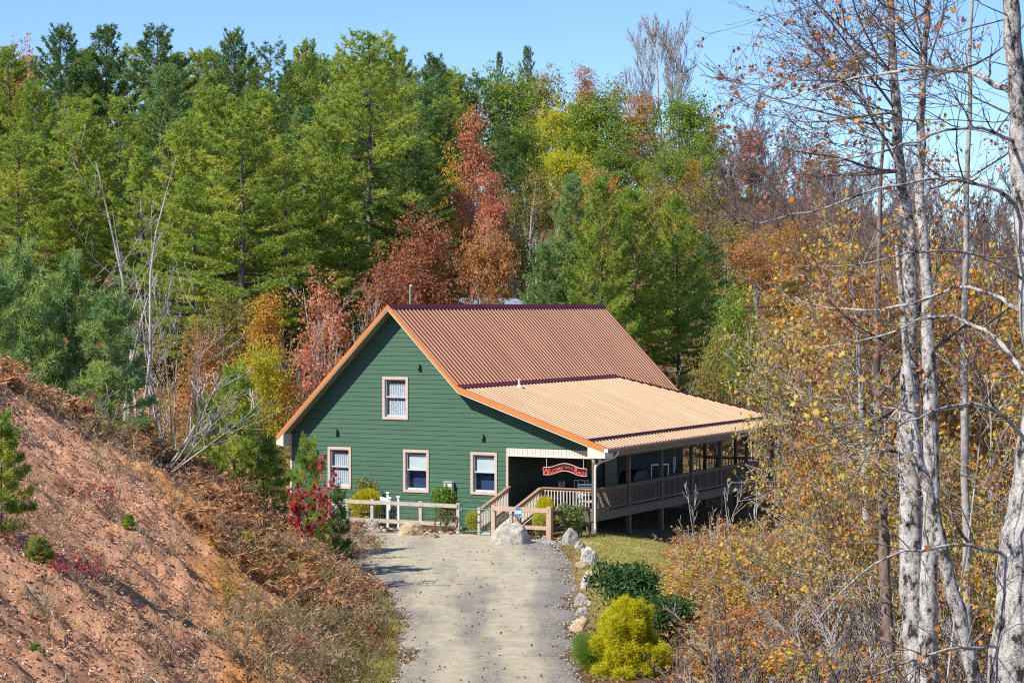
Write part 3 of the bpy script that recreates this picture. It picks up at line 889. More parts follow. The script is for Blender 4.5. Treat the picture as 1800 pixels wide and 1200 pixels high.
M_PAINTY = solid('yellow_green_print', (.30, .30, .08), (.40, .38, .12), .8, 3)
bn = empty('wall_banner', hw(5.06, 7.6, 1.75), -TH, 'dim yellow banner with a tent shape on the porch wall', 'banner')
b = MB(); b.box(0, .02, -.75, .75, 0, .95); b.build('cloth', solid('ochre_banner_cloth', (.14, .09, .03), (.2, .13, .05), .9, 3), bn)
b = MB(); b.add([(.024, -.30, .02), (.024, .34, .02), (.024, .02, .88)], [[0, 1, 2]]); b.build('tent_shape', M_PAINTY, bn)
ws = empty('window_screen', hw(8.15, 7.35, FLOOR), -TH, 'white framed screen panel standing behind the porch railing', 'panel')
b = MB()
b.box(-.45, -.40, -.02, .02, .0, 1.35); b.box(.40, .45, -.02, .02, .0, 1.35); b.box(-.40, .40, -.02, .02, 1.29, 1.35); b.box(-.40, .40, -.02, .02, 0.0, .05)
f_ = b.build('frame', M_WHITE, ws); f_.rotation_euler = (0, 0, R(60))
b = MB(); b.box(-.40, .40, -.006, .006, .05, 1.29); f_ = b.build('screen', M_DKCOVER, ws); f_.rotation_euler = (0, 0, R(60))
wc = empty('wind_chime', hw(8.1, 9.0, 2.05), -TH, 'pale wind chime hanging from the porch ceiling', 'wind chime')
b = MB(); b.tube([(0, 0, .25), (0, 0, 1.42)], .004, 4); b.tube([(0, 0, .22), (0, 0, .26)], .07, 10); b.build('hanger', M_WHITE, wc)
for k in range(5):
    a = k * 2 * math.pi / 5
    b = MB(); b.tube([(.05 * math.cos(a), .05 * math.sin(a), .23), (.05 * math.cos(a), .05 * math.sin(a), -.25 - .05 * k)], .012, 6); b.build('chime_tube', M_WHITE, wc)

# ================================================================== fence, gate and yard things
M_FENCE = solid('weathered_pale_fence_wood', (.33, .285, .235), (.52, .46, .39), 0.9, 5, (1, 1, 1), bumps=0.4, bscale=20)
M_FENCER = solid('reddish_new_fence_wood', (.42, .27, .20), (.54, .38, .29), 0.85, 3, (1, 1, 1), bumps=0.3, bscale=20)
M_FENCED = solid('grey_dark_fence_wood', (.10, .075, .06), (.17, .13, .10), 0.9, 3, bumps=0.2)
M_WIRE = solid('galvanised_wire', (.30, .32, .32), (.42, .44, .44), 0.4, 5, metallic=0.6)
M_GATE = solid('green_gate_enamel', (.012, .15, .105), (.02, .19, .135), 0.4, 5, spec=0.5)
M_IRON = solid('rusty_wheel_iron', (.06, .035, .025), (.15, .075, .045), 0.85, 9, bumps=0.3)
FD = -3.0                                                    # the fence runs 3 m in front of the gable
def fpt(u, d=FD): 
    p = hw(wall_t(u, d), d); return p
def fence_post(parent, p, h=1.22, w=.13, mat=M_FENCE, name='post'):
    b = MB(); M = Matrix.Translation((p[0], p[1], 0)) @ Matrix.Rotation(-TH, 4, 'Z')
    b.box(-w / 2, w / 2, -w / 2, w / 2, -.25, h, M); return b.build(name, mat, parent)
def fence_rail(parent, a, c, z, mat=M_FENCE, hgt=.14):
    b = MB(); b.beam((a[0], a[1], z), (c[0], c[1], z), .045, hgt); return b.build('rail', mat, parent)
def wire_panel(parent, a, c, z0, z1):
    b = MB(); a = np.array(a[:2]); c = np.array(c[:2]); L = np.linalg.norm(c - a)
    for f in np.linspace(0, 1, max(2, int(L / .10))):
        p = a + (c - a) * f; b.tube([(p[0], p[1], z0), (p[0], p[1], z1)], .0035, 3, cap=False)
    for z in np.linspace(z0, z1, 6):
        b.tube([(a[0], a[1], z), (c[0], c[1], z)], .0035, 3, cap=False)
    o = b.build('wire_mesh', M_WIRE, parent); o['kind'] = 'stuff'; return o
p1 = fpt(578); FEN = empty('rail_fence', (p1.x, p1.y, 0), 0, 'pale two rail wooden fence with wire mesh below the green gable', 'fence')
FEN.location = (0, 0, 0)
fu = [578, 655, 740, 806]
off = Vector((-math.sin(TH), -math.cos(TH), 0)) * .085       # rails are nailed on the drive side
P = [fpt(u) for u in fu]
for p in P: fence_post(FEN, p)
for i, (a, c) in enumerate(zip(P[:-1], P[1:])):
    s = .055 if i else 0
    fence_rail(FEN, a + off, c + off, 1.10 + .004 * i); fence_rail(FEN, a + off, c + off, .42)
    wire_panel(FEN, a - off * .8, c - off * .8, .1, 1.1)
FE2 = empty('rail_fence', (0, 0, 0), 0, 'reddish wooden fence with thick corner post between gate and lawn', 'fence')
u2 = [868, 912, 966]
Q = [fpt(u, FD - .05) for u in u2]
fence_post(FE2, Q[0], 1.22, .15, M_FENCER); 
fence_post(FE2, Q[1] - off * .2, .80, .12, M_FENCER)
fence_post(FE2, Q[2], 1.24, .19, M_FENCER)
fence_rail(FE2, Q[0] + off, Q[2] + off, 1.10, M_FENCER, .17); fence_rail(FE2, Q[1] + off * .8, Q[2] + off * .8, .46, M_FENCER)
wire_panel(FE2, Q[1], Q[2], .1, 1.0)
# grey return of the fence, back to the porch corner
FE3 = empty('rail_fence', (0, 0, 0), 0, 'dark grey fence return running from corner post to the downspout', 'fence')
E0 = Q[2]; E2 = hw(TR_ + .05, -.55); E1 = E0.lerp(E2, .48); E1a = E0.lerp(E2, .78)
for p, h in ((E1, 1.15), (E1a, 1.1), (E2, 1.05)): fence_post(FE3, p, h, .12, M_FENCED)
fence_rail(FE3, E0, E2, .98, M_FENCED, .15); fence_rail(FE3, E0, E2, .42, M_FENCED, .15)
b = MB()
arcp = []
for k in range(13):
    f = k / 12; p = E0.lerp(E1a, .12 + .8 * f); arcp.append((p.x, p.y - .05, 1.02 + .22 * math.sin(math.pi * f)))
b.tube(arcp, .03, 6); b.build('arched_top', M_FENCED, FE3)

# ---- green tube gate
g0, g1 = fpt(811, FD - .02), fpt(863, FD - .02)
GATE = empty('garden_gate', (g0.x, g0.y, 0), -TH, 'green metal tube gate with wire mesh between the two fence posts', 'gate')
GW = (g1 - g0).length
def gate_frame(z0, z1):
    return [(.03, 0, z0), (.03, 0, z1 - .12), (.07, 0, z1 - .035), (.16, 0, z1), (GW - .16, 0, z1), (GW - .07, 0, z1 - .035), (GW - .03, 0, z1 - .12), (GW - .03, 0, z0), (.03, 0, z0)]
b = MB(); b.tube(gate_frame(.06, 1.32), .022, 8); b.build('frame', M_GATE, GATE)
b = MB(); b.tube([(.03, 0, 1.02), (GW - .03, 0, 1.02)], .022, 8); b.build('crossbar', M_GATE, GATE)
b = MB(); b.tube([(.03, 0, .20), (GW - .03, 0, .20)], .018, 8); b.build('crossbar', M_GATE, GATE)
b = MB()
for x in np.linspace(.06, GW - .06, 12): b.tube([(x, .012, .06), (x, .012, 1.30)], .003, 3, cap=False)
for z in np.linspace(.06, 1.3, 13): b.tube([(.03, .012, z), (GW - .03, .012, z)], .003, 3, cap=False)
o = b.build('wire_mesh', M_GATE, GATE); o['kind'] = 'stuff'
for z in (.3, 1.0):
    b = MB(); b.box(-.05, .03, -.02, .02, z - .04, z + .04); b.build('hinge', M_WIRE, GATE)
b = MB(); b.box(GW - .03, GW + .06, -.03, .03, 1.0, 1.06); b.build('latch', M_WIRE, GATE)

# ---- small blue and white sign on its stake
M_BLUE = solid('blue_sign_enamel', (.04, .17, .45), (.06, .22, .52), .5, 5)
M_SIGNW = solid('white_sign_enamel', (.74, .78, .80), (.8, .83, .85), .5, 5)
sp = fpt(911, FD - .32)
YS = empty('yard_sign', (sp.x, sp.y, 0), -TH, 'small blue and white octagonal yard sign fixed in front of the reddish rail', 'sign')
b = MB(); b.box(-.012, .012, .0, .02, -.1, .9); b.build('stake', M_FENCER, YS)
def octa(w, h, z): return [(-w * .45, z - h), (w * .45, z - h), (w, z - h * .4), (w, z + h * .4), (w * .45, z + h), (-w * .45, z + h), (-w, z + h * .4), (-w, z - h * .4)]
b = MB(); b.prism(octa(.135, .19, 1.02), -.014, -.001); b.build('plate', M_BLUE, YS)
b = MB(); b.box(-.135, .135, -.018, -.0145, .965, 1.075); b.build('white_band', M_SIGNW, YS)
b = MB(); b.box(-.095, -.06, -.0205, -.0185, .985, 1.055); b.build('dark_mark', M_NAVY, YS)

# ---- wagon wheels
def wheel(u, v, d, rad, tilt, rz_, label, nsp=10):
    t = wall_t(u, d); p = hw(t, d)
    o = empty('wagon_wheel', (p.x, p.y, rad * math.cos(tilt) + .02), -TH + rz_, label, 'wheel')
    o.rotation_euler = (tilt, 0, -TH + rz_)
    b = MB(); b.tube([(rad * math.cos(a), 0, rad * math.sin(a)) for a in np.linspace(0, 2 * math.pi, 37)], .028, 6); b.build('rim', M_IRON, o)
    b = MB(); b.tube([(0, -.09, 0), (0, .09, 0)], .065, 10); b.build('hub', M_IRON, o)
    for k in range(nsp):
        a = k * 2 * math.pi / nsp + .15
        b = MB(); b.tube([(.05 * math.cos(a), 0, .05 * math.sin(a)), (rad * math.cos(a), 0, rad * math.sin(a))], .012, 5); b.build('spoke', M_IRON, o)
wheel(784, 915, FD - .32, .47, R(-14), 0, 'rusty iron wagon wheel leaning on the fence beside the green gate')
wheel(895, 905, FD - .36, .46, R(-10), 0, 'dark wagon wheel leaning on the reddish fence behind the big boulder', 9)

# ---- white garden ornament and little post behind the fence
wp = hw(wall_t(682, -1.6), -1.6)
orn = empty('garden_ornament', (wp.x, wp.y, 0), -TH, 'small white wooden garden ornament with crossed arms behind the fence', 'ornament')
orn.scale = (.72, .72, .86)
b = MB(); b.box(-.06, .06, -.05, .05, 0, 1.52); b.build('upright', M_WHITE, orn)
b = MB(); b.prism([(-.48, 1.18), (-.06, 1.10), (-.06, 1.32), (-.48, 1.38)], -.04, .04); b.build('arm', M_WHITE, orn)
b = MB(); b.box(-.06, .22, -.045, .045, 1.30, 1.38); b.build('arm', M_WHITE, orn)
b = MB(); b.box(.06, .17, -.04, .04, .80, 1.24); b.build('arm', M_WHITE, orn)
b = MB(); b.box(-.08, .09, -.09, .09, 1.52, 1.60); b.build('cap', M_WHITE, orn)
wp = hw(wall_t(701, -1.5), -1.5)
o = empty('pipe_post', (wp.x, wp.y, 0), -TH, 'short white square pipe post behind the middle of the fence', 'post')
b = MB(); b.box(-.045, .045, -.045, .045, -.1, 1.16); b.build('shaft', M_WHITE, o)
b = MB(); b.box(-.065, .065, -.065, .065, 1.16, 1.23); b.build('cap', M_WHITE, o)
# air conditioner and utility box by the wall
M_AC = solid('grey_green_cabinet', (.30, .33, .31), (.38, .41, .39), .6, 4)
wp = hw(wall_t(605, -1.0), -1.0)
ac = empty('air_conditioner', (wp.x, wp.y, 0), -TH, 'pale grey air conditioner unit under the leftmost ground floor window', 'air conditioner')
b = MB(); b.box(-.42, .42, -.38, .38, .05, .86); b.build('cabinet', M_AC, ac)
b = MB(); b.box(-.45, .45, -.41, .41, .86, .92); b.build('lid', M_WHITE, ac)
for k in range(7):
    b = MB(); b.box(-.38, .38, -.40, -.382, .14 + k * .1, .18 + k * .1); b.build('louvre', M_WHITE, ac)
wp = hw(wall_t(789, -.14), -.14)
ub = empty('utility_box', (wp.x, wp.y, 1.28), -TH, 'white utility meter box on the wall above the round green shrub', 'box')
b = MB(); b.box(-.17, .17, -.1, .1, 0, .42); b.build('cabinet', M_WHITE, ub)
b = MB(); b.prism([(-.19, .42), (.19, .42), (.19, .45), (-.19, .47)], -.13, .12); b.build('lid', M_AC, ub)
b = MB(); b.tube([(.1, 0, 0), (.1, 0, -1.3)], .025, 6); b.build('conduit', M_AC, ub)

# ================================================================== boulders and stones
def rock_mesh(seed, sx, sy, sz, rough=.35, cuts=9):
    import bmesh
    rg = np.random.default_rng(seed)
    bm = bmesh.new(); bmesh.ops.create_icosphere(bm, subdivisions=4, radius=1.0)
    C = np.array([v.co[:] for v in bm.verts])
    # facets: clip the ball with random planes
    for k in range(cuts):
        n = rg.normal(size=3); n[2] = abs(n[2]) * .7; n /= np.linalg.norm(n); d = rg.uniform(.55, .85)
        s = C @ n; ex = np.maximum(s - d, 0); C = C - ex[:, None] * n * .92
    q = fbm(C[:, 0] * 2 + seed, C[:, 1] * 2 + C[:, 2] * 1.7, 4) - .5
    q2 = np.abs(fbm(C[:, 0] * 3.2 + seed * 3, C[:, 2] * 4 + C[:, 1], 3) - .5)
    C = C * (1 + rough * q - .35 * rough * q2)[:, None]
    C = C * np.array([sx, sy, sz])
    C[:, 2] = np.maximum(C[:, 2], -.25 * sz) + .12 * sz
    for v, c in zip(bm.verts, C): v.co = c
    me = bpy.data.meshes.new('boulder'); bm.to_mesh(me); bm.free()
    return me
def rockmat(name, c0, c1, c2):
    m, nt, out = new_mat(name)
    co = geopos(nt)
    r = ramp(nt, [(0.3, c0), (0.5, c1), (0.68, c2)], noise(nt, 2.2, 9, 0.7, co))
    vein = ramp(nt, [(0.46, (0, 0, 0)), (0.5, (1, 1, 1)), (0.54, (0, 0, 0))], noise(nt, 1.7, 6, 0.7, co, (1, 1, 2.5), 1.0))
    dk = mixc(nt, 0.6, r.outputs[0], (c0[0] * .35, c0[1] * .35, c0[2] * .35))
    c = mixc(nt, vein.outputs[0], r.outputs[0], dk)
    p = N(nt, 'ShaderNodeBsdfPrincipled'); p.inputs['Roughness'].default_value = .9; p.inputs['Specular IOR Level'].default_value = .2
    nt.links.new(c, p.inputs['Base Color']); nt.links.new(bump(nt, noise(nt, 7, 8, .7, co), .9, .06), p.inputs['Normal'])
    nt.links.new(p.outputs[0], out.inputs[0]); return m
M_RK_W = rockmat('white_quartz_rock', (.26, .24, .22), (.52, .50, .47), (.68, .66, .63))
M_RK_T = rockmat('tan_sandstone_rock', (.28, .19, .10), (.50, .38, .24), (.64, .54, .40))
M_RK_G = rockmat('grey_granite_rock', (.17, .16, .145), (.33, .31, .28), (.47, .45, .41))
M_RK_B = rockmat('lichen_boulder_rock', (.27, .25, .20), (.46, .43, .36), (.60, .56, .48))
def at_ground(u, v, zrel=0.0):
    """ground point (flat yard) seen at pixel u,v"""
    Y = (CAMZ - zrel) * FPX / (v - HV); return (u - 900) / FPX * Y, Y
def boulder(u, v, wpx, hpx, mat, seed, label, dpt=.8, rz_=0, rough=.35, group=None, zg=0.0):
    x, y = at_ground(u, v, zg)
    sc = y / FPX
    me = rock_mesh(seed, wpx * sc / 2, wpx * sc / 2 * dpt, hpx * sc / 1.0, rough)
    me.materials.append(mat)
    o = link(bpy.data.objects.new('boulder', me)); o.location = (x, y, zg - .03); o.rotation_euler = (0, 0, rz_)
    tag(o, label, 'boulder', group)
    return o
boulder(650, 938, 56, 25, M_RK_W, 11, 'jagged pale grey boulder nearest the bank before the fence', .7, .3, .55)
boulder(722, 944, 62, 27, M_RK_T, 12, 'tan layered boulder before the fence between two posts', .6, -.2, .5)
boulder(756, 948, 52, 15, M_RK_T, 13, 'low split tan rock lying beside the rusty wagon wheel', .55, .5, .5)
boulder(902, 957, 84, 36, M_RK_B, 34, 'big rounded lichen grey boulder in front of the reddish fence', .75, .1, .22)
boulder(1003, 958, 36, 28, M_RK_G, 15, 'dark grey rock next to the lawn by the corner post', .8, .4, .4)
boulder(1018, 966, 32, 20, M_RK_G, 16, 'smooth grey rock touching the white rock at the lawn edge', .8, 1.2, .25)
boulder(1034, 990, 44, 40, M_RK_W, 17, 'large white quartz rock at the corner of lawn and drive', .8, .8, .6)
boulder(1024, 996, 30, 16, M_RK_T, 18, 'small tan rock at the foot of the white quartz rock', .8, .2, .5)
boulder(1040, 1018, 46, 20, M_RK_T, 19, 'flat tan rock edging the drive above the rhododendron', .7, .5, .45)
boulder(1030, 1032, 34, 22, M_RK_W, 20, 'grey white rock beside the top of the dark rhododendron', .8, 1.0, .55)
boulder(1024, 1062, 36, 22, M_RK_W, 21, 'white rock wedged between drive and dark rhododendron leaves', .7, .1, .5)
boulder(1024, 1084, 28, 20, M_RK_W, 22, 'small square white rock below the others along the drive', .8, .7, .5)
boulder(1022, 1108, 46, 27, M_RK_T, 23, 'tan block shaped rock lowest in the line beside the drive', .7, .3, .4)
boulder(962, 940, 24, 12, M_RK_W, 24, 'small white stone at the foot of the thick corner post', .8, .6, .5)
# bed of stones behind the fence
rg = np.random.default_rng(5)
stone_src = [rock_mesh(40 + i, .24, .18, .13, .5) for i in range(4)]
stl = []
for i in range(26):
    u = 600 + i * 8.6 + rg.uniform(-3, 3)
    if 812 < u < 862: continue
    stl.append((u, FD + rg.uniform(.25, .7)))
for u in (930, 945, 958, 975, 985, 992): stl.append((u, FD + rg.uniform(.2, .6)))
for i, (u, d) in enumerate(sorted(stl)):
    p = hw(wall_t(u, d), d)
    me = stone_src[i % 4].copy(); me.materials.append([M_RK_T, M_RK_W, M_RK_T, M_RK_B][rg.integers(0, 4)])
    o = link(bpy.data.objects.new('border_stone', me)); o.location = (p.x, p.y, -.02); o.rotation_euler = (0, 0, rg.uniform(0, 6)); s = rg.uniform(.6, 1.35); o.scale = (s, s, s)
    tag(o, f'{ordinal(i)} border stone from the left along the foot of the fence', 'stone', 'stones edging the bed behind the fence')
# pale stone slabs of the walk in front of the fence
for i, (u, v, w_) in enumerate(((690, 921, 60), (860, 935, 40), (940, 933, 38))):
    x, y = at_ground(u, v, .05)
    sl = y / FPX * w_ / 2
    b = MB(); 
    b.add([(-sl, -.16, 0), (sl * .9, -.2, 0), (sl, .17, 0), (-sl * .85, .2, 0), (-sl, -.16, .07), (sl * .9, -.2, .07), (sl, .17, .07), (-sl * .85, .2, .07)], [[0,3,2,1],[4,5,6,7],[0,1,5,4],[1,2,6,5],[2,3,7,6],[3,0,4,7]])
    o = b.build('stone_slab', M_RK_B); o.location = (x, y, 0.0); o.rotation_euler = (0, 0, -TH)
    tag(o, ['long pale stone slab lying below the wire mesh fence', 'flat pale stone slab at the foot of the green gate', 'flat grey stone slab under the reddish fence rail'][i], 'slab', kind='thing')

# ================================================================== outbuilding roof behind the ridge and a pole
M_TIN = solid('pale_blue_tin_roof', (.20, .27, .32), (.36, .44, .48), .5, 1.0, (6, .3, 1))
bx, by = px(850, 530, 132).x, 132.0
bg = gz(bx, by)
SHED = empty('shed', (bx, by, bg), R(-35), 'shed with pale blue metal roof just showing behind the ridge', 'shed')
zt_ = CAMZ + (HV - 524) / FPX * 132 - bg
b = MB(); b.box(-2.4, 2.4, -3, 3, -.3, zt_ - .75); b.build('wall', M_SIDE, SHED)
for s in (-1, 1):
    b = MB(); b.add([(0, -3.4, zt_), (s * 2.9, -3.4, zt_ - .85), (s * 2.9, 3.4, zt_ - .85), (0, 3.4, zt_)], [[0, 1, 2, 3]]); b.build('roof', M_TIN, SHED)
b = MB(); b.prism([(-2.4, zt_ - .75), (2.4, zt_ - .75), (0, zt_ - .05)], -3, 3); b.build('gable', M_SIDE, SHED)
b = MB(); b.box(-.5, .5, -3.04, -3.0, 0, 2.0); b.build('door', M_TRIM, SHED)
pp = px(721, 503, 112); pg = gz(pp.x, pp.y)
POL = empty('flue_pipe', (pp.x, pp.y, pg), 0, 'thin grey metal pole rising behind the ridge near the gable', 'pole')
b = MB(); b.tube([(0, 0, -.3), (0, 0, pp.z - pg)], .05, 8); b.build('shaft', M_WIRE, POL)
b = MB(); b.tube([(0, 0, pp.z - pg), (0.05, 0, pp.z - pg + .05), (.12, 0, pp.z - pg - .05)], .05, 8); b.build('cap', M_WIRE, POL)

# ================================================================== plant generators
def unit(a): return a / np.maximum(np.linalg.norm(a, axis=-1, keepdims=True), 1e-9)
SHAPES = {
    'oval': (np.array([(0, 0, 0), (.42, .33, .10), (1, 0, -.05), (.42, -.33, .10)]), None),
    'round': (np.array([(0, 0, 0), (.25, .40, .08), (.7, .36, .05), (1, 0, -.08), (.7, -.36, .05), (.25, -.40, .08)]), None),
    'blade': (np.array([(0, 0, 0), (.3, .15, .03), (.75, .15, .0), (1, 0, -.10), (.75, -.15, .0), (.3, -.15, .03)]), None),
    'maple': (np.array([(0, 0, 0), (.12, .28, .05), (.02, .50, .0), (.38, .34, .06), (.55, .58, .0), (.66, .22, .05), (1.05, 0, -.06),
                        (.66, -.22, .05), (.55, -.58, .0), (.38, -.34, .06), (.02, -.50, .0), (.12, -.28, .05)]), None),
}
def leaf_cloud(b, C, size, shape, rg, bias=(0, 0, .6), tint=None, droop=0.0):
    C = np.asarray(C, float); n = len(C)
    if n == 0: return
    T = SHAPES[shape][0]; k = len(T)
    nn = unit(rg.normal(size=(n, 3)) * .8 + np.asarray(bias, float))
    a = unit(np.cross(nn, rg.normal(size=(n, 3))))
    a[:, 2] -= droop; a = unit(a)
    c = np.cross(nn, a)
    s = (np.asarray(size) * rg.uniform(.45, 1.35, n))[:, None, None]
    fold = rg.uniform(-.5, 3.2, n)[:, None, None]
    V = C[:, None, :] + s * (T[None, :, 0:1] * a[:, None, :] + T[None, :, 1:2] * c[:, None, :] + fold * T[None, :, 2:3] * nn[:, None, :])
    F = np.arange(n * k).reshape(n, k)
    t = 0.0 if tint is None else np.repeat(tint, k)
    b.add(V.reshape(-1, 3), F, t)
def tufts(b, C, D, ln, wd, m, rg, spread=.75, tint=None):
    """needle tufts: m thin triangles each, fanned about direction D"""
    n = len(C)
    if n == 0: return
    d = unit(D[:, None, :] + rg.normal(size=(n, m, 3)) * spread)
    L = (ln * rg.uniform(.65, 1.2, (n, m)))[..., None]
    side = unit(np.cross(d, rg.normal(size=(n, m, 3)))) * wd * .5
    base = C[:, None, :] + d * L * .05
    V = np.stack([base - side, base + side, C[:, None, :] + d * L], 2).reshape(-1, 3)
    F = np.arange(n * m * 3).reshape(-1, 3)
    t = 0.0 if tint is None else np.repeat(tint, m * 3)
    b.add(V, F, t)

def pine(seed, H, Rad, cb=.15, dens=14, ln=.26, wd=.060, m=6, whorl=.78, dead=14, top_up=.7, plate=.07, sparse=0.0, pw=.55):
    rg = np.random.default_rng(seed)
    tr, cr = MB(), MB()
    wob = np.cumsum(rg.normal(0, .05, (9, 2)), 0) * (H / 18)
    zs = np.linspace(-.3, H, 9)
    P = np.column_stack([wob[:, 0] - wob[0, 0], wob[:, 1] - wob[0, 1], zs])
    r0 = H * .0105
    tr.tube(P, np.linspace(r0 * 1.15, r0 * .10, 9), 7, cap=False)
    ctr = lambda z: np.array([np.interp(z, zs, P[:, 0]), np.interp(z, zs, P[:, 1]), z])
    z = cb * H; k = 0
    while z < H * .985:
        zf = (z - cb * H) / (H - cb * H)
        nb = rg.integers(5, 8)
        a0 = rg.uniform(0, 6.28)
        for j in range(nb):
            if rg.random() < sparse: continue
            prof = (1 - zf) ** pw * (0.6 + .4 * min(1, zf / .15))
            L = Rad * (prof * .95 + .05) * rg.uniform(.55, 1.18)
            az = a0 + j * 2 * math.pi / nb + rg.normal(0, .25)
            el = R(-6 + 52 * zf ** 1.3 * top_up) + rg.normal(0, .10)
            out = np.array([math.cos(az), math.sin(az), 0]); lat = np.array([-math.sin(az), math.cos(az), 0])
            p0 = ctr(z + rg.uniform(-.15, .15))
            f = np.linspace(0, 1, 5)
            bp = p0 + out * (f * L * math.cos(el))[:, None] + np.array([0, 0, 1]) * (f * L * math.sin(el) + f**2.2 * L * (.14 + .2 * zf) - f * .04 * L)[:, None]
            tr.tube(bp, np.linspace(max(.012, L * .013), .006, 5), 3, cap=False)
            n = int(dens * L * L * .55 + dens * .8 * L) + 4
            s = .22 + .78 * np.sqrt(rg.random(n)); 
            lw = .40 * L * s * (1.25 - s) + .06
            la = rg.uniform(-1, 1, n) * lw
            q = p0 + out * (s * L * math.cos(el))[:, None] + np.array([0, 0, 1]) * (s * L * math.sin(el) + s**2.2 * L * (.14 + .2 * zf) - s * .04 * L + rg.normal(0, plate, n))[:, None] + lat * la[:, None]
            D = out * .55 + lat * (np.sign(la) * .35)[:, None] + np.array([0, 0, .55])
            bt = np.clip(rg.normal(.12, .26) + (1 - s) * .30, 0, .9)
            tufts(cr, q, D, ln, wd, m, rg, tint=np.clip(bt, 0, 1))
        z += whorl * rg.uniform(.75, 1.2) * (1 - .35 * zf); k += 1
    # leader
    q = np.column_stack([np.full(10, P[-1, 0]), np.full(10, P[-1, 1]), np.linspace(H * .965, H * 1.0, 10)])
    tufts(cr, q, np.tile([0, 0, 1.0], (10, 1)), ln * 1.2, wd, m, rg, spread=.5)
    for i in range(dead):                                    # dead stubs under the crown
        zz = rg.uniform(.08, cb * .98 + .02) * H; az = rg.uniform(0, 6.28); L = rg.uniform(.5, 2.0) * H / 18
        p0 = ctr(zz); e = np.array([math.cos(az), math.sin(az), rg.uniform(-.25, .25)])
        tr.tube([p0, p0 + e * L * .6, p0 + e * L + np.array([0, 0, -.1 * L])], [.025, .016, .006], 3, cap=False)
    return tr.mesh('trunk', True), cr.mesh('crown'), H, Rad

def grow(rg, p, d, L, r, depth, maxd, out, spread=.75, up=.06, nseg=6, kids=(5, 8), ratio=.5, wig=.12, start=.25):
    pts = [np.array(p, float)]; d = unit(np.array(d, float))
    for i in range(nseg):
        d = unit(d + rg.normal(0, wig, 3) + np.array([0, 0, up]))
        pts.append(pts[-1] + d * L / nseg)
    pts = np.array(pts)
    rad = r * (1 - np.linspace(0, 1, nseg + 1) ** 1.1 * (.86 if depth else .80))
    out.append((pts, np.maximum(rad, .0025), depth))
    if depth >= maxd: return
    n = rg.integers(kids[0], kids[1] + 1)
    for i in range(n):
        f = start + (0.97 - start) * (i + rg.random()) / n
        j = min(int(f * nseg), nseg - 1); q = pts[j] + (pts[j + 1] - pts[j]) * (f * nseg - j)
        dd = unit(pts[j + 1] - pts[j])
        az = unit(np.cross(dd, rg.normal(size=3)))
        a = spread * rg.uniform(.65, 1.25)
        nd = dd * math.cos(a) + az * math.sin(a)
        grow(rg, q, nd, L * ratio * rg.uniform(.7, 1.2) * (1.15 - .55 * f), r * (1 - f * .75) * .42, depth + 1, maxd, out, spread, up, max(3, nseg - 1), kids, ratio, wig, .2)
def split_tubes(out, rmin=0.0, k=(8, 5, 4, 3, 3)):
    tr, br = MB(), MB()
    for pts, rad, dep in out:
        (tr if dep == 0 else br).tube(pts, np.maximum(rad, rmin), k[min(dep, 4)], cap=False)
    return tr, br
def tips(out, depth, rg, per, jit=.12):
    C = []
    for pts, rad, dep in out:
        if dep >= depth:
            n = rg.poisson(per)
            if n:
                f = rg.uniform(.25, 1, n) * (len(pts) - 1); i = np.minimum(f.astype(int), len(pts) - 2)
                C.append(pts[i] + (pts[i + 1] - pts[i]) * (f - i)[:, None] + rg.normal(0, jit, (n, 3)))
    return np.concatenate(C) if C else np.zeros((0, 3))

def broadleaf(seed, H, Wd, base=.18, clumps=150, per=75, leaf=.21, lobes=9, crad=.75, conic=0.0, hollow=.55):
    """crown of leaf clumps gathered in uneven lobes on visible limbs"""
    rg = np.random.default_rng(seed)
    tr, cr = MB(), MB()
    z0 = base * H; rx = Wd / 2; rzz = (H - z0) / 2; cz = z0 + rzz
    LC = []
    for i in range(lobes):
        d = unit(rg.normal(size=3)); d[2] = d[2] * .9 + .1
        f = rg.uniform(.35, .75)
        LC.append(np.array([d[0] * rx * f, d[1] * rx * f, cz + d[2] * rzz * f]))
    LC.append(np.array([0, 0, cz + rzz * .55])); LC = np.array(LC)
    if conic: LC[:, :2] *= (1 - conic * np.clip((LC[:, 2:3] - z0) / (H - z0), 0, 1))
    lr = rg.uniform(.42, .62, len(LC)) * rx
    if conic: lr *= (1 - .5 * conic * np.clip((LC[:, 2] - z0) / (H - z0), 0, 1))
    tr.tube([(0, 0, -.3), (rg.normal(0, .1), rg.normal(0, .1), z0 * .6), (rg.normal(0, .2), rg.normal(0, .2), cz), (0, 0, H * .9)], [H * .017, H * .014, H * .009, .02], 7, cap=False)
    for c in LC:
        s = np.array([0, 0, z0 * .6 + (c[2] - z0 * .6) * rg.uniform(.1, .45)])
        md = (s + c) / 2 + rg.normal(0, .2, 3)
        tr.tube([s, md, c], [H * .006, H * .004, .012], 4, cap=False)
    w = lr**2; w /= w.sum()
    for i in range(clumps):
        k = rg.choice(len(LC), p=w)
        d = unit(rg.normal(size=3)); d[2] = abs(d[2]) * 1.0 if rg.random() < .7 else d[2]
        c = LC[k] + d * lr[k] * rg.uniform(hollow, 1.05) * np.array([1, 1, 1.15])
        n = rg.poisson(per)
        C = c + rg.normal(size=(n, 3)) * crad * rg.uniform(.35, .62) * np.array([1, 1, .65])
        leaf_cloud(cr, C, leaf, 'oval', rg, bias=d * .5 + np.array([0, 0, .5]), tint=np.full(n, np.clip(rg.normal(.25, .3), 0, 1)))
    return tr.mesh('trunk', True), cr.mesh('crown'), H, Wd / 2

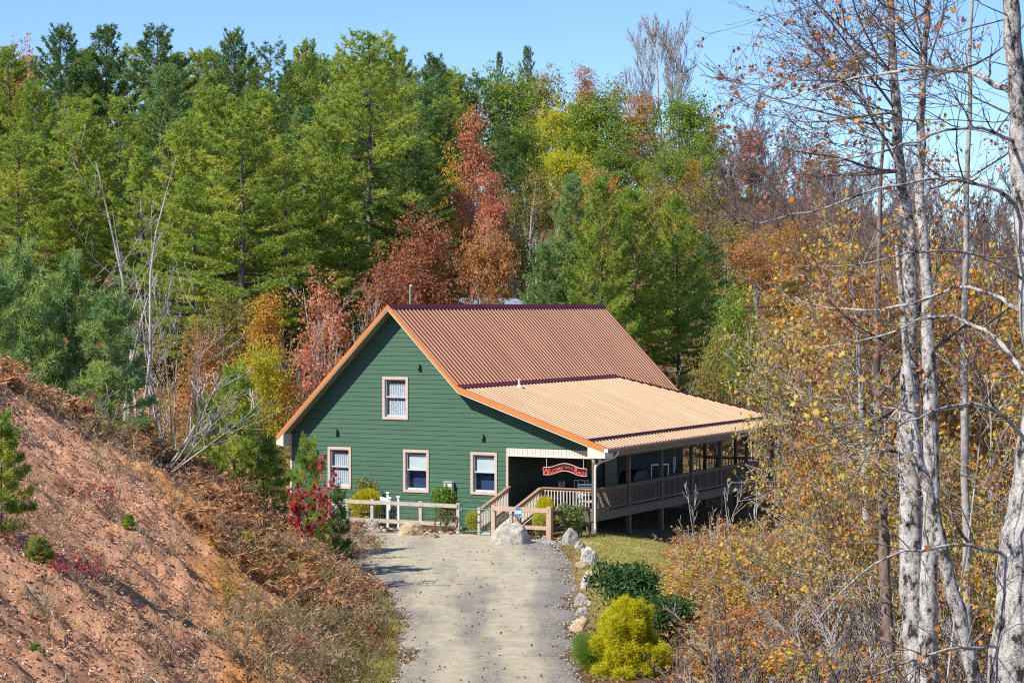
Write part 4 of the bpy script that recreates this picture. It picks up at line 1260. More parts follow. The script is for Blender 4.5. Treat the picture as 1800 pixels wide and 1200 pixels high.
def bare(seed, H, maxd=3, spread=.62, rmin=.012, kids=(6, 9), r0=None, up=.05, stems=1, ratio=.45, start=.3, lean=.05, fork=.12):
    rg = np.random.default_rng(seed); out = []
    for s in range(stems):
        a = s * 2.4 + rg.uniform(0, 1); sp = fork if stems > 1 else lean
        grow(rg, (math.cos(a) * .12 * (stems > 1), math.sin(a) * .12 * (stems > 1), -.25), (math.cos(a) * sp, math.sin(a) * sp, 1), H * rg.uniform(.85, 1.02) * (1 if s == 0 else rg.uniform(.7, 1)), (r0 or H * .011) * (1 if s == 0 else .8), 0, maxd, out, spread, up, 9, kids, ratio, .07, start)
    tr, br = split_tubes(out, rmin)
    return tr.mesh('trunk', True), br.mesh('branches', True), H, H * .3, out

# ------------------------------------------------------------------ bark and leaf materials
def bark(name, c0, c1, c2, sc=3.0, vs=(1, 1, .35)):
    m, nt, out = new_mat(name); co = objco(nt)
    r = ramp(nt, [(0.42, c0), (0.48, c1), (0.60, c2)], noise(nt, sc, 8, .78, co, vs))
    p = N(nt, 'ShaderNodeBsdfPrincipled'); p.inputs['Roughness'].default_value = .9; p.inputs['Specular IOR Level'].default_value = .15
    nt.links.new(r.outputs[0], p.inputs['Base Color']); nt.links.new(bump(nt, noise(nt, sc * 2, 6, .75, co, vs), 1.0, .06), p.inputs['Normal'])
    nt.links.new(p.outputs[0], out.inputs[0]); return m
B_PINE = bark('pine_bark', (.07, .055, .045), (.15, .12, .10), (.26, .22, .19))
B_GREY = bark('grey_bark', (.17, .15, .14), (.34, .31, .29), (.46, .43, .40))
B_PALE = bark('pale_mottled_bark', (.05, .045, .042), (.40, .37, .345), (.68, .64, .61), 7.0, (1, 1, .6))
B_WHITE = bark('pale_birch_bark', (.24, .22, .20), (.42, .39, .36), (.54, .51, .47), 3.0)
B_BROWN = bark('brown_twig_bark', (.11, .075, .06), (.20, .145, .12), (.29, .22, .19))
B_TWIG = bark('dark_twig_bark', (.07, .055, .05), (.14, .115, .105), (.24, .205, .19))
B_PURP = bark('purple_brown_twigs', (.12, .085, .075), (.20, .145, .13), (.29, .22, .20))
YEL = (.30, .24, .03)
L_PINE = leafmat('pine_needles_green', [(0, (.15, .25, .04)), (.5, (.26, .39, .065)), (1, (.37, .48, .09))], .48, tint=(.66, .62, .10))
L_PINEB = leafmat('pine_needles_blue', [(0, (.12, .25, .08)), (.5, (.22, .37, .12)), (1, (.31, .45, .15))], .45, tint=(.42, .47, .11))
L_PINED = leafmat('pine_needles_dark', [(0, (.06, .13, .04)), (.5, (.11, .21, .06)), (1, (.16, .26, .075))], .4, tint=(.26, .30, .055))
L_GREEN = leafmat('green_leaves', [(0, (.11, .21, .035)), (.5, (.20, .32, .05)), (1, (.31, .40, .07))], .46, tint=(.42, .44, .06))
L_OLIVE = leafmat('olive_leaves', [(0, (.15, .15, .035)), (.5, (.27, .25, .06)), (1, (.38, .32, .09))], .4, tint=(.44, .31, .08))
L_YELLOW = leafmat('yellow_leaves', [(0, (.40, .40, .03)), (.5, (.62, .56, .04)), (1, (.74, .62, .07))], .45, tint=(.42, .48, .05))
L_GOLD = leafmat('gold_orange_leaves', [(0, (.36, .18, .03)), (.4, (.58, .32, .05)), (.75, (.66, .45, .065)), (1, (.48, .45, .07))], .42, tint=(.50, .20, .04))
L_ORANGE = leafmat('orange_tan_leaves', [(0, (.34, .16, .06)), (.5, (.54, .28, .11)), (1, (.66, .40, .19))], .4, tint=(.45, .22, .05))
L_RED = leafmat('pink_red_leaves', [(0, (.42, .12, .07)), (.5, (.66, .26, .16)), (1, (.76, .42, .25))], .42, tint=(.50, .20, .06))
L_DRED = leafmat('dark_red_leaves', [(0, (.24, .085, .05)), (.5, (.44, .17, .10)), (1, (.58, .29, .17))], .4, tint=(.36, .16, .05))
L_CRIM = leafmat('crimson_leaves', [(0, (.25, .01, .025)), (.5, (.48, .025, .05)), (1, (.62, .08, .09))], .35)
L_MIX = leafmat('mixed_autumn_leaves', [(0, (.36, .11, .035)), (.2, (.60, .23, .05)), (.4, (.68, .38, .045)), (.55, (.54, .43, .05)), (.72, (.32, .36, .04)), (.86, (.42, .17, .07)), (1, (.66, .33, .22))], .32, jitter=.85)
L_MIXR = leafmat('rust_autumn_leaves', [(0, (.24, .09, .035)), (.35, (.50, .20, .045)), (.6, (.64, .34, .055)), (.8, (.36, .125, .06)), (1, (.60, .30, .20))], .32, jitter=.85)
L_MIXY = leafmat('yellow_green_autumn_leaves', [(0, (.22, .25, .05)), (.25, (.40, .38, .07)), (.5, (.62, .45, .08)), (.75, (.58, .30, .09)), (.9, (.40, .20, .09)), (1, (.30, .35, .07))], .38, jitter=.85)
L_BROWN = leafmat('dry_brown_fern', [(0, (.18, .08, .045)), (.4, (.38, .18, .085)), (.75, (.54, .28, .13)), (1, (.44, .31, .16))], .25)
L_LITTER = leafmat('fallen_leaves_pink_tan', [(0, (.20, .085, .05)), (.35, (.46, .24, .15)), (.75, (.64, .38, .26)), (1, (.78, .54, .40))], .1, jitter=1.0)
L_LITTERO = leafmat('fallen_leaves_brown', [(0, (.10, .045, .025)), (.5, (.26, .12, .05)), (1, (.44, .24, .10))], .1, jitter=1.0)
L_WEED = leafmat('dry_weed_stems', [(0, (.24, .17, .10)), (.5, (.46, .35, .22)), (1, (.34, .33, .12))], .25)
L_GRASS = leafmat('lawn_grass', [(0, (.17, .24, .04)), (.5, (.36, .36, .09)), (1, (.56, .44, .20))], .25, jitter=.9)
L_RHODO = leafmat('dark_rhododendron', [(0, (.018, .055, .014)), (.5, (.04, .095, .025)), (1, (.08, .15, .04))], .15, rough=.32)
L_CYP = leafmat('golden_cypress', [(0, (.34, .35, .015)), (.5, (.62, .58, .02)), (1, (.76, .68, .05))], .35, jitter=.8)
L_VARIE = leafmat('variegated_green', [(0, (.07, .13, .03)), (.5, (.20, .27, .07)), (1, (.42, .45, .20))], .3, jitter=.9)

def plant(name, proto, x, y, h=None, r=None, rz_=0.0, label=None, cat='tree', group=None, m1=None, m2=None, names=('trunk', 'crown'), z=None, sink=0.0):
    sz = 1.0 if h is None else h / proto[2]
    sx = sz if r is None else r / proto[3]
    o = empty(name, (x, y, (gz(x, y) if z is None else z) - sink), rz_, label, cat, group)
    o.scale = (sx, sx, sz)
    mesh_obj(names[0], proto[0], o, m1)
    mesh_obj(names[1], proto[1], o, m2)
    return o
def by_top(u, vt, Y):
    p = px(u, vt, Y); return p.x, p.y, p.z - gz(p.x, p.y)
rg = np.random.default_rng(21)

# ================================================================== pine wood behind the house
PINES = [pine(106, 18, 4.0, .34, 9, sparse=.3, pw=.45, whorl=.85, dead=34), pine(107, 17, 3.6, .18, 9.5, sparse=.2, pw=.75, whorl=.66, top_up=1.1), pine(101, 18, 4.4, .16, 9.5, whorl=.6, top_up=1.0), pine(102, 20, 4.6, .24, 9.5, sparse=.08, pw=.5, whorl=.7), pine(103, 17, 4.6, .12, 9.5, pw=.6, whorl=.58, top_up=1.0), pine(104, 19, 4.2, .28, 9.5, sparse=.1, pw=.48, whorl=.72), pine(105, 16, 4.2, .10, 9.5, pw=.62, whorl=.58, top_up=.9)]
def pine_row(rows, label, group, mats, name='pine_tree', keep=None):
    rows = sorted(rows, key=lambda q: q[0])
    for i, q in enumerate(rows):
        u, vt, Y, wpx = q[:4]
        x, y, h = by_top(u, vt, Y)
        k = q[4] + 2 if len(q) > 4 else rg.integers(0, 7)
        lab = q[6] if len(q) > 6 else label.format(ordinal(i))
        mt = q[5] if len(q) > 5 and q[5] else mats[rg.integers(0, len(mats))]
        plant(name, PINES[k], x, y, h, wpx * .62 * Y / FPX, rg.uniform(0, 6.28), lab, 'tree', group, B_PINE, mt)
pine_row([(-70, 100, 178, 160), (15, 88, 185, 150), (105, 52, 180, 170), (190, 50, 184, 170), (278, 52, 178, 165), (345, 96, 186, 140), (408, 60, 182, 150), (470, 84, 180, 150),
          (535, 80, 184, 150), (598, 96, 188, 140), (700, 92, 186, 150), (765, 104, 190, 140), (925, 84, 262, 62, 4, L_PINED, 'lone dark pine poking above the skyline over the porch roof'), (876, 94, 262, 40, 4, L_PINED, 'tiny dark conifer tip on the skyline above the red maple'),
          (-20, 110, 198, 170), (60, 100, 200, 180), (150, 92, 200, 180), (310, 98, 200, 180), (440, 104, 201, 180), (535, 112, 202, 180), (625, 112, 200, 180), (690, 122, 202, 170), (735, 128, 200, 160), (790, 128, 204, 150), (835, 138, 206, 140),
          (160, 95, 194, 170), (235, 88, 192, 170), (375, 92, 190, 170), (505, 108, 192, 170), (565, 102, 190, 170), (650, 100, 192, 180)],
         '{} pine from the left along the skyline of the pine wood', 'pines on the skyline', [L_PINE, L_PINE, L_PINED])
pine_row([(-30, 190, 160, 190), (60, 150, 158, 180), (130, 175, 162, 180), (215, 175, 156, 190), (300, 120, 160, 190), (375, 160, 158, 190), (455, 165, 161, 180), (530, 190, 157, 180),
          (600, 160, 163, 180), (725, 150, 165, 180), (790, 175, 168, 150), (885, 225, 165, 120, 4, L_PINED, 'dark narrow conifer between the red maple and the yellow tree')],
         '{} pine from the left in the middle rank of the pine wood', 'pines in the middle of the wood', [L_PINE, L_PINE, L_PINE, L_PINEB])
pine_row([(30, 240, 132, 230), (135, 205, 138, 220), (245, 260, 134, 200), (335, 215, 130, 220), (425, 190, 126, 250), (500, 240, 132, 220), (570, 215, 136, 220), 
          (650, 62, 142, 250, 1, L_PINE, 'tallest pine of the wood rising behind the gable'), (730, 270, 140, 170, 3, L_PINED)],
         '{} pine from the left in the front rank above the bank', 'pines in the front of the wood', [L_PINE, L_PINE, L_PINE])
pine_row([(1000, 312, 116, 150, 4, L_PINEB), (1052, 322, 113, 170, 2, L_PINE), (1112, 338, 116, 170, 0, L_PINE), (1190, 350, 119, 160, 2, L_PINE), (955, 430, 114, 130, 4, L_PINEB), (1240, 420, 128, 120, 3, L_PINED)],
         '{} pine from the left in the grove right behind the porch roof', 'pines close behind the house', [L_PINE])

# ================================================================== autumn trees
BL = [broadleaf(201, 14, 8, .16, 520, 22, .22, 14, .62, hollow=.35), broadleaf(202, 13, 8.5, .14, 520, 22, .22, 16, .62, hollow=.35), broadleaf(203, 15, 6.2, .10, 430, 20, .20, 18, .6, conic=.6, hollow=.2), broadleaf(204, 12, 7, .1, 330, 17, .21, 12, .65, hollow=.2)]
def leafy(rows, group):
    for (u, vt, Y, wpx, k, mt, name, lab) in rows:
        x, y, h = by_top(u, vt, Y)
        plant(name, BL[k], x, y, h, wpx * .6 * Y / FPX, rg.uniform(0, 6.28), lab, 'tree', group, B_GREY, mt)
leafy([(832, 165, 142, 100, 2, L_RED, 'maple_tree', 'tall narrow pink red maple standing against the dark pines'),
       (862, 275, 136, 95, 2, L_RED, 'maple_tree', 'lower pink red maple at the side of the tall red maple'),
       (740, 355, 122, 150, 0, L_DRED, 'oak_tree', 'dark red oak directly behind the ridge of the roof'),
       (845, 385, 122, 110, 1, L_ORANGE, 'maple_tree', 'orange maple just above the ridge beside the dark gap'),
       (690, 420, 118, 130, 3, L_DRED, 'maple_tree', 'dull red maple behind the roof peak'),
       (795, 250, 150, 90, 3, L_GOLD, 'maple_tree', 'golden brown tree tucked below the tall red maple'),
       (905, 330, 150, 110, 3, L_OLIVE, 'oak_tree', 'olive tree behind the pale bare trunks'),
       (870, 108, 236, 150, 1, L_GREEN, 'oak_tree', 'round green oak on the skyline above the red maple'),
       (800, 120, 240, 120, 0, L_GREEN, 'oak_tree', 'green crown on the skyline next to the pines'),
       (958, 112, 245, 110, 0, L_OLIVE, 'oak_tree', 'olive brown crown on the skyline near the lone pine'),
       (1028, 100, 250, 80, 2, L_ORANGE, 'maple_tree', 'pointed orange brown tree on the skyline'),
       (985, 165, 226, 120, 1, L_YELLOW, 'maple_tree', 'bright yellow tree on the hillside beside the green oak'),
       (1055, 145, 224, 165, 0, L_GREEN, 'oak_tree', 'large green oak right of the bright yellow tree'),
       (1000, 250, 218, 110, 1, L_YELLOW, 'maple_tree', 'lower yellow green tree beneath the bright yellow tree'),
       (1125, 150, 232, 110, 2, L_ORANGE, 'maple_tree', 'tan orange tree between two green oaks on the hillside'),
       (1195, 150, 228, 125, 1, L_GREEN, 'oak_tree', 'dark green oak on the hill shoulder'),
       (1232, 215, 224, 80, 3, L_GREEN, 'oak_tree', 'small green tree leaning against the dark green oak'),
       (1252, 195, 232, 70, 3, L_GOLD, 'maple_tree', 'small golden tree behind the hill shoulder oak'),
       (1085, 128, 250, 90, 3, L_OLIVE, 'oak_tree', 'brownish skyline tree before the grey bare tree'),
       (1215, 270, 214, 60, 2, L_GOLD, 'maple_tree', 'little golden tree among the bare saplings'),
       (1120, 255, 205, 100, 3, L_OLIVE, 'maple_tree', 'olive gold tree above the pine grove'),
       (1035, 285, 190, 110, 3, L_GOLD, 'maple_tree', 'gold brown tree showing over the pine grove tops'),
       (1320, 215, 245, 80, 2, L_DRED, 'maple_tree', 'red brown tree on the falling skyline'),
       (1440, 240, 250, 80, 3, L_GOLD, 'maple_tree', 'golden crown on the low skyline behind the tall branches'),
       (40, 60, 190, 90, 3, L_RED, 'maple_tree', 'thin red maple top among the pines at the far left'),
       (470, 490, 100, 120, 2, L_GOLD, 'maple_tree', 'golden maple at the left edge of the house roof'),
       (455, 590, 96, 90, 1, L_YELLOW, 'maple_tree', 'low yellow maple in front of the golden maple'),
       (560, 470, 112, 130, 3, L_RED, 'maple_tree', 'rose red maple behind the pale bare clump'),
       (350, 560, 104, 130, 3, L_ORANGE, 'maple_tree', 'tan brown tree in the undergrowth left of the house'),
       (390, 500, 118, 120, 3, L_OLIVE, 'maple_tree', 'olive brown tree under the front pines'),
       (1290, 478, 108, 105, 0, L_GREEN, 'poplar_tree', 'fresh green leafy tree right of the pine grove'),
       (1260, 570, 104, 90, 3, L_OLIVE, 'poplar_tree', 'olive leafy sapling beyond the corner of the porch roof'),
       (1370, 540, 112, 150, 3, L_OLIVE, 'poplar_tree', 'yellowing leafy tree beyond the end of the porch roof'),
       (1480, 470, 130, 170, 3, L_GOLD, 'maple_tree', 'golden tree deep behind the pale trunks'),
       (1680, 440, 135, 190, 3, L_ORANGE, 'maple_tree', 'rusty tree deep behind the tall trunks near the frame edge'),
       (915, 205, 210, 95, 1, L_GREEN, 'oak_tree', 'green tree on the slope behind the pale bare trunks'),
       (945, 290, 178, 100, 0, L_OLIVE, 'oak_tree', 'dull olive tree low behind the two pale trunks'),
       (1080, 240, 205, 120, 0, L_GREEN, 'oak_tree', 'green tree filling the slope under the large oak'),
       (1170, 250, 200, 100, 1, L_GREEN, 'oak_tree', 'green tree under the hill shoulder oak'),
       (1060, 300, 182, 110, 3, L_ORANGE, 'maple_tree', 'tan tree just above the tallest grove pine'),
       (1185, 320, 176, 110, 3, L_GOLD, 'maple_tree', 'golden brown tree right above the grove'),
       (1245, 300, 190, 90, 3, L_OLIVE, 'maple_tree', 'olive tree at the start of the brown wood'),
       (1275, 370, 165, 110, 3, L_OLIVE, 'maple_tree', 'olive tree low in the brown wood near the grove'),
       (1330, 400, 160, 110, 3, L_ORANGE, 'maple_tree', 'tan orange tree low in the brown wood'),
       (1400, 380, 172, 100, 3, L_GOLD, 'maple_tree', 'golden tree in the middle of the brown wood'),
       (1150, 300, 170, 90, 3, L_OLIVE, 'maple_tree', 'muted olive tree between grove and hillside')], 'autumn trees on the hillside')

# ---- far bare woods on the right shoulder of the hill
BARE = [bare(301 + i, 11.5, 3, .60, .019, (7, 10), .095, .05, ratio=.42) for i in range(4)]
rows = []
for i in range(210):
    u = 1150 + 670 * (i + rg.random()) / 210
    lay = rg.random()
    sky = np.interp(u, [1170, 1260, 1350, 1450, 1560, 1800], [215, 190, 205, 225, 270, 330])
    Y = 268 - 95 * lay; vt = sky + 195 * lay + rg.uniform(-12, 30)
    rows.append((u, vt, Y))
for i, (u, vt, Y) in enumerate(rows):
    x, y, h = by_top(u, vt, Y)
    plant('bare_tree', BARE[rg.integers(0, 4)], x, y, max(h, 6), None, rg.uniform(0, 6.28), f'{ordinal(i)} bare tree from the left in the brown hillside wood', 'tree', 'bare trees of the brown hillside wood', B_PURP, B_PURP, ('trunk', 'branches'))
rows = []
for i in range(60):
    u = 1150 + 650 * (i + rg.random()) / 60; lay = rg.random()
    sky = np.interp(u, [1170, 1260, 1350, 1450, 1560, 1800], [235, 240, 245, 260, 300, 350])
    rows.append((u, sky + 40 + 220 * lay, 255 - 95 * lay))
for i, (u, vt, Y) in enumerate(rows):
    x, y, h = by_top(u, vt, Y)
    plant('understory_tree', BL[3], x, y, min(max(h, 3), 8), rg.uniform(1.0, 2.2), rg.uniform(0, 6.28), f'{ordinal(i)} small leafy tree from the left among bare hillside trees', 'tree', 'small leafy trees in the brown wood', B_GREY,
          [L_GOLD, L_OLIVE, L_ORANGE, L_OLIVE, L_DRED, L_ORANGE][rg.integers(0, 6)])
x, y, h = by_top(1160, 74, 262)
SKYB = bare(330, 13, 3, .55, .018, (10, 13), .16, .10, ratio=.5, start=.2)
plant('bare_tree', SKYB, x, y, h, None, 1.0, 'grey fan shaped bare tree standing out on the skyline', 'tree', None, B_GREY, B_GREY, ('trunk', 'branches'))

# ---- pale bare trees in the middle distance
CL1 = bare(341, 10.6, 3, .75, .0055, (4, 6), .085, .035, stems=3, fork=.06, ratio=.30, start=.35)
CL2 = bare(342, 6.2, 3, .6, .005, (4, 5), .028, .04, stems=6, fork=.18, ratio=.32)
CL3 = bare(343, 8.0, 3, .75, .0055, (4, 6), .042, .035, stems=2, fork=.10, ratio=.32)
SHB = bare(344, 3.3, 2, .5, .006, (4, 6), .022, .03, stems=9, fork=.8, ratio=.4)
for (u, vt, Y, pr, mt, lab) in ((225, 215, 96, CL1, B_WHITE, 'tall pale multi stemmed bare tree before the pine wood'),
                                (262, 260, 99, CL3, B_WHITE, 'pale bare tree right beside the tall multi stemmed one'),
                                (130, 330, 98, CL3, B_GREY, 'grey bare tree left of the tall pale one'),
                                (310, 400, 97, CL2, B_GREY, 'grey bare clump right of the tall pale tree'),
                                (590, 480, 101, CL2, B_WHITE, 'pale bare clump beside the left slope of the roof'),
                                (540, 510, 103, CL2, B_WHITE, 'second pale bare clump between gold maple and roof'),
                                (640, 505, 106, CL2, B_WHITE, 'pale bare clump almost touching the roof peak'),
                                (-10, 250, 84, CL3, B_WHITE, 'bare tree reaching in at the left frame edge'),
                                (922, 250, 160, CL3, B_WHITE, 'left one of two pale trunks beside the red maple'),
                                (948, 258, 158, CL3, B_WHITE, 'right one of two pale trunks beside the red maple'),
                                (1230, 600, 106, CL2, B_GREY, 'grey bare brush beyond the porch roof corner'),
                                (1330, 560, 110, CL3, B_GREY, 'grey bare sapling behind the fresh green tree')):
    x, y, h = by_top(u, vt, Y)
    plant('bare_tree', pr, x, y, h, None, rg.uniform(0, 6.28), lab, 'tree', 'pale bare trees', mt, B_GREY, ('trunk', 'branches'))
x, y, h = by_top(275, 615, 66)
plant('bare_shrub', SHB, x, y, h, h * .62, 0.6, 'leafless grey shrub with spreading stems on the crest of the bank', 'shrub', None, B_GREY, B_GREY, ('trunk', 'branches'))

# ================================================================== young pines on and behind the bank
YP = [pine(401, 4.2, 1.45, .04, 30, .20, .028, 8, .42, 0, .8, .07), pine(402, 3.6, 1.3, .03, 32, .20, .028, 8, .40, 0, .7, .07), pine(403, 1.2, .45, .05, 120, .15, .014, 8, .13, 0, .8, .04)]
for (u, vt, Y, wpx, k, mt, lab) in (
        (195, 520, 67, 180, 0, L_PINEB, 'bushy blue green young pine in the middle of the bank crest'),
        (40, 455, 74, 200, 1, L_PINEB, 'blue green young pine at the left of the bank crest'),
        (125, 480, 76, 170, 1, L_PINEB, 'young pine between two bushy ones on the crest'),
        (-15, 475, 70, 180, 0, L_PINEB, 'young pine cut by the left frame edge above the bank'),
        (412, 650, 73, 140, 0, L_PINE, 'green young pine left of the house on the bank'),
        (365, 700, 71, 80, 1, L_PINE, 'small young pine leaning to the bare shrub'),
        (470, 775, 74, 100, 1, L_PINE, 'dark young pine under the left eave'),
        (540, 775, 68.5, 100, 0, L_PINE, 'dark green young pine behind the crimson sapling'),
        (592, 860, 70.0, 62, 1, L_PINED, 'low dark pine at the tip of the bank beside the fence'),
        ):
    p = px(u, vt, Y); g = gz(p.x, p.y); h = max(p.z - g, .35)
    if h < 0.45: h = .45
    plant('young_pine', YP[k], p.x, p.y, h, wpx / 2 * Y / FPX, rg.uniform(0, 6.28), lab, 'tree', 'young pines on the bank', B_PINE, mt)

# ================================================================== garden shrubs by the house
def dome(seed, H, Rad, n, kind, size, wd=.02, squash=1.0, lobes=7, hollow=.55, stems=5, m=7, shape='oval', cone=0.0):
    """bushy shrub: foliage through the outer shell of several overlapping lobes, on a few stems"""
    rg = np.random.default_rng(seed); st, fo = MB(), MB()
    L = [(0, 0, H * .55, 1.0)]
    for i in range(lobes):
        a = rg.uniform(0, 6.28); f = rg.uniform(.2, .55); zz = H * rg.uniform(.35, .78)
        ff = f * (1 - cone * (zz / H))
        L.append((math.cos(a) * Rad * ff, math.sin(a) * Rad * ff, zz, rg.uniform(.5, .75) * (1 - cone * .6 * zz / H)))
    for s in range(stems):
        l = L[s % len(L)]
        st.tube([(rg.normal(0, .05), rg.normal(0, .05), -.1), (l[0] * .4, l[1] * .4, l[2] * .5), (l[0], l[1], l[2])], [.03 * Rad, .022 * Rad, .008], 4, cap=False)
    C, D = [], []
    w = np.array([l[3] ** 2 for l in L]); w /= w.sum()
    k = rg.choice(len(L), n, p=w)
    d = unit(rg.normal(size=(n, 3))); d[:, 2] = np.where(rg.random(n) < .75, np.abs(d[:, 2]), d[:, 2])
    LL = np.array(L)
    rad = LL[k, 3] * rg.uniform(hollow, 1.05, n)
    C = LL[k, :3] + d * rad[:, None] * np.array([Rad * .72, Rad * .72, H * .5])
    C[:, 2] = np.clip(C[:, 2], .03, None)
    if kind == 'tuft': tufts(fo, C, d * .8 + np.array([0, 0, .45]), size, wd, m, rg, spread=.5)
    else:
        for q in range(8): leaf_cloud(fo, C[q::8], size, shape, rg, bias=(0, 0, .5))
    return st.mesh('stem', True), fo.mesh('foliage'), H, Rad
def garden(name, proto, u, d, h, wpx, mt, lab, z=None, bk=B_BROWN):
    p = hw(wall_t(u, d), d)
    return plant(name, proto, p.x, p.y, h, wpx / 2 * p.y / FPX, rg.uniform(0, 6), lab, 'shrub', 'shrubs in the front bed', bk, mt, ('stem', 'foliage'), z=0.0 if z is None else z)
D_TUFT = dome(501, 1.0, .75, 5200, 'tuft', .10, .022)
D_LEAF = dome(502, 1.2, .7, 3600, 'leaf', .085)
D_LOOSE = dome(503, 1.6, .8, 1500, 'leaf', .09, lobes=9, hollow=.2, stems=8)
garden('golden_shrub', D_TUFT, 645, -1.7, 1.35, 66, L_CYP, 'clipped golden yellow shrub behind the fence under the leftmost window')
garden('loose_shrub', D_LOOSE, 645, -.8, 1.95, 60, L_OLIVE, 'loose open olive shrub rising behind the golden shrub')
garden('green_shrub', D_LEAF, 781, -1.6, 1.65, 66, L_GREEN, 'round dense green shrub between the middle and the nearest window')
garden('golden_shrub', D_TUFT, 832, -1.7, .75, 36, L_CYP, 'small yellow shrub seen through the green gate')
garden('golden_shrub', D_TUFT, 724, -2.3, .38, 22, L_CYP, 'tiny yellow shrub low behind the wire fence')
garden('golden_shrub', D_TUFT, 960, -1.6, 1.35, 44, L_CYP, 'yellow shrub in front of the porch balusters')
garden('golden_shrub', D_TUFT, 952, -2.2, .85, 34, L_CYP, 'lower yellow shrub behind the reddish fence rails')
garden('climbing_shrub', D_LOOSE, 992, -2.2, 1.35, 48, L_VARIE, 'variegated climbing shrub on the dark fence return')
garden('climbing_shrub', D_LOOSE, 1015, -1.5, 1.30, 40, L_VARIE, 'pale green vine spilling over the arched fence top')
garden('climbing_shrub', D_LOOSE, 1008, -1.9, .65, 40, L_GREEN, 'low green plant at the foot of the fence return')
# shrubs along the drive
def wild(name, proto, x, y, h, r, mt, lab, cat='shrub', group=None, names=('stem', 'foliage'), bk=B_BROWN):
    return plant(name, proto, x, y, h, r, rg.uniform(0, 6), lab, cat, group, bk, mt, names)
D_RHO = dome(504, 1.5, 1.15, 4600, 'leaf', .125, shape='blade', lobes=10, stems=9)
D_CYP = pine(505, 1.5, .95, .02, 360, .16, .013, 7, .10, 0, 1.3, .10, .2, .62)
D_CYP2 = dome(507, 1.0, .6, 2600, 'tuft', .34, .014, lobes=6, m=7)
wild('rhododendron', D_RHO, 3.05, 57.8, 1.72, 1.12, L_RHODO, 'dark green rhododendron spreading over the rocks beside the drive')
wild('rhododendron', D_RHO, 3.85, 55.4, 1.25, 1.0, L_RHODO, 'smaller dark rhododendron behind the golden cypress')
wild('golden_cypress', D_CYP, 2.62, 51.2, 1.42, .98, L_CYP, 'bright golden cypress shrub at the bottom edge of the picture')
wild('grass_clump', D_CYP2, 1.95, 51.4, .62, .50, L_GREEN, 'green grassy clump left of the golden cypress')
wild('grass_clump', D_CYP2, 1.85, 53.2, .50, .36, L_GREEN, 'smaller green grassy clump above the golden cypress')

# ================================================================== crimson sapling and shrubs on the bank
def sapling(seed, H, leafn, leaf, shape='maple', stems=2, spread=.6, depth=2, kids=(5, 8), r0=.02, fork=.15, ratio=.4, up=.04, start=.3, jit=.10, rmin=.004):
    rg = np.random.default_rng(seed); out = []
    for s in range(stems):
        a = s * 2.4 + rg.uniform(0, 1)
        grow(rg, (math.cos(a) * .08, math.sin(a) * .08, -.15), (math.cos(a) * fork, math.sin(a) * fork, 1), H * .93 * (1 if s == 0 else rg.uniform(.6, .95)), r0, 0, depth, out, spread, up, 7, kids, ratio, .09, start)
    tr, br = split_tubes(out, rmin, (6, 4, 3, 3, 3))
    tot = sum(1 for o in out if o[2] >= 1)
    C = tips(out, 1, rg, leafn / max(tot, 1), jit)
    fo = MB()
    for q in range(6): leaf_cloud(fo, C[q::6], leaf, shape, rg, bias=(0, 0, .4), droop=.25)
    # trunk and branches stay together as the wood of a thin sapling
    for v, f, t in zip(br.v, br.f, br.t): pass
    wood = MB()
    for pts, rad, dep in out: wood.tube(pts, np.maximum(rad, rmin), (6, 4, 3, 3, 3)[min(dep, 4)], cap=False)
    return wood.mesh('trunk', True), fo.mesh('crown'), H, H * .32
S_RED = sapling(601, 3.0, 480, .13, stems=2, r0=.02)
p = px(545, 812, 65.2); g = gz(p.x, p.y)
plant('maple_sapling', S_RED, p.x, p.y, p.z - g, .80, .4, 'crimson leaved maple sapling at the tip of the bank before the house', 'tree', None, B_WHITE, L_CRIM)
S_BR = [sapling(611, 1.3, 420, .07, 'oval', 7, .6, 2, (4, 6), .008, .5, .45), sapling(612, 1.2, 380, .06, 'oval', 8, .7, 2, (4, 6), .007, .6, .45), sapling(613, 1.4, 220, .05, 'blade', 9, .5, 2, (4, 6), .007, .4, .4)]
def bank_xy(u, v):
    """point on the bank surface seen at pixel (u, v)"""
    Y = np.arange(28, 84, .1); P = [(u - 900) / FPX * Y, Y, CAMZ - (v - HV) / FPX * Y]
    d = P[2] - ground(P[0], P[1], False)
    i = np.argmax(d < 0)
    return float(P[0][i]), float(P[1][i])
for (u, v, hp, wp_, k, mt, lab) in (
        (2, 925, 200, 130, 1, L_PINE, 'bright green young pine at the left frame edge on the clay'),
        (68, 984, 52, 60, 2, L_PINE, 'pine seedling standing alone on the pink clay'),
        (430, 962, 44, 56, 2, L_PINE, 'pine seedling among brown ferns on the bank'),
        (228, 938, 22, 28, 2, L_PINE, 'tiny seedling in the middle of the clay slope'),
        (62, 1130, 30, 40, 2, L_PINEB, 'dull green seedling low on the clay slope')):
    x, y = bank_xy(u, v)
    plant('young_pine', YP[k], x, y, hp * y / FPX, wp_ / 2 * y / FPX, rg.uniform(0, 6.28), lab, 'tree', 'young pines on the bank', B_PINE, mt)
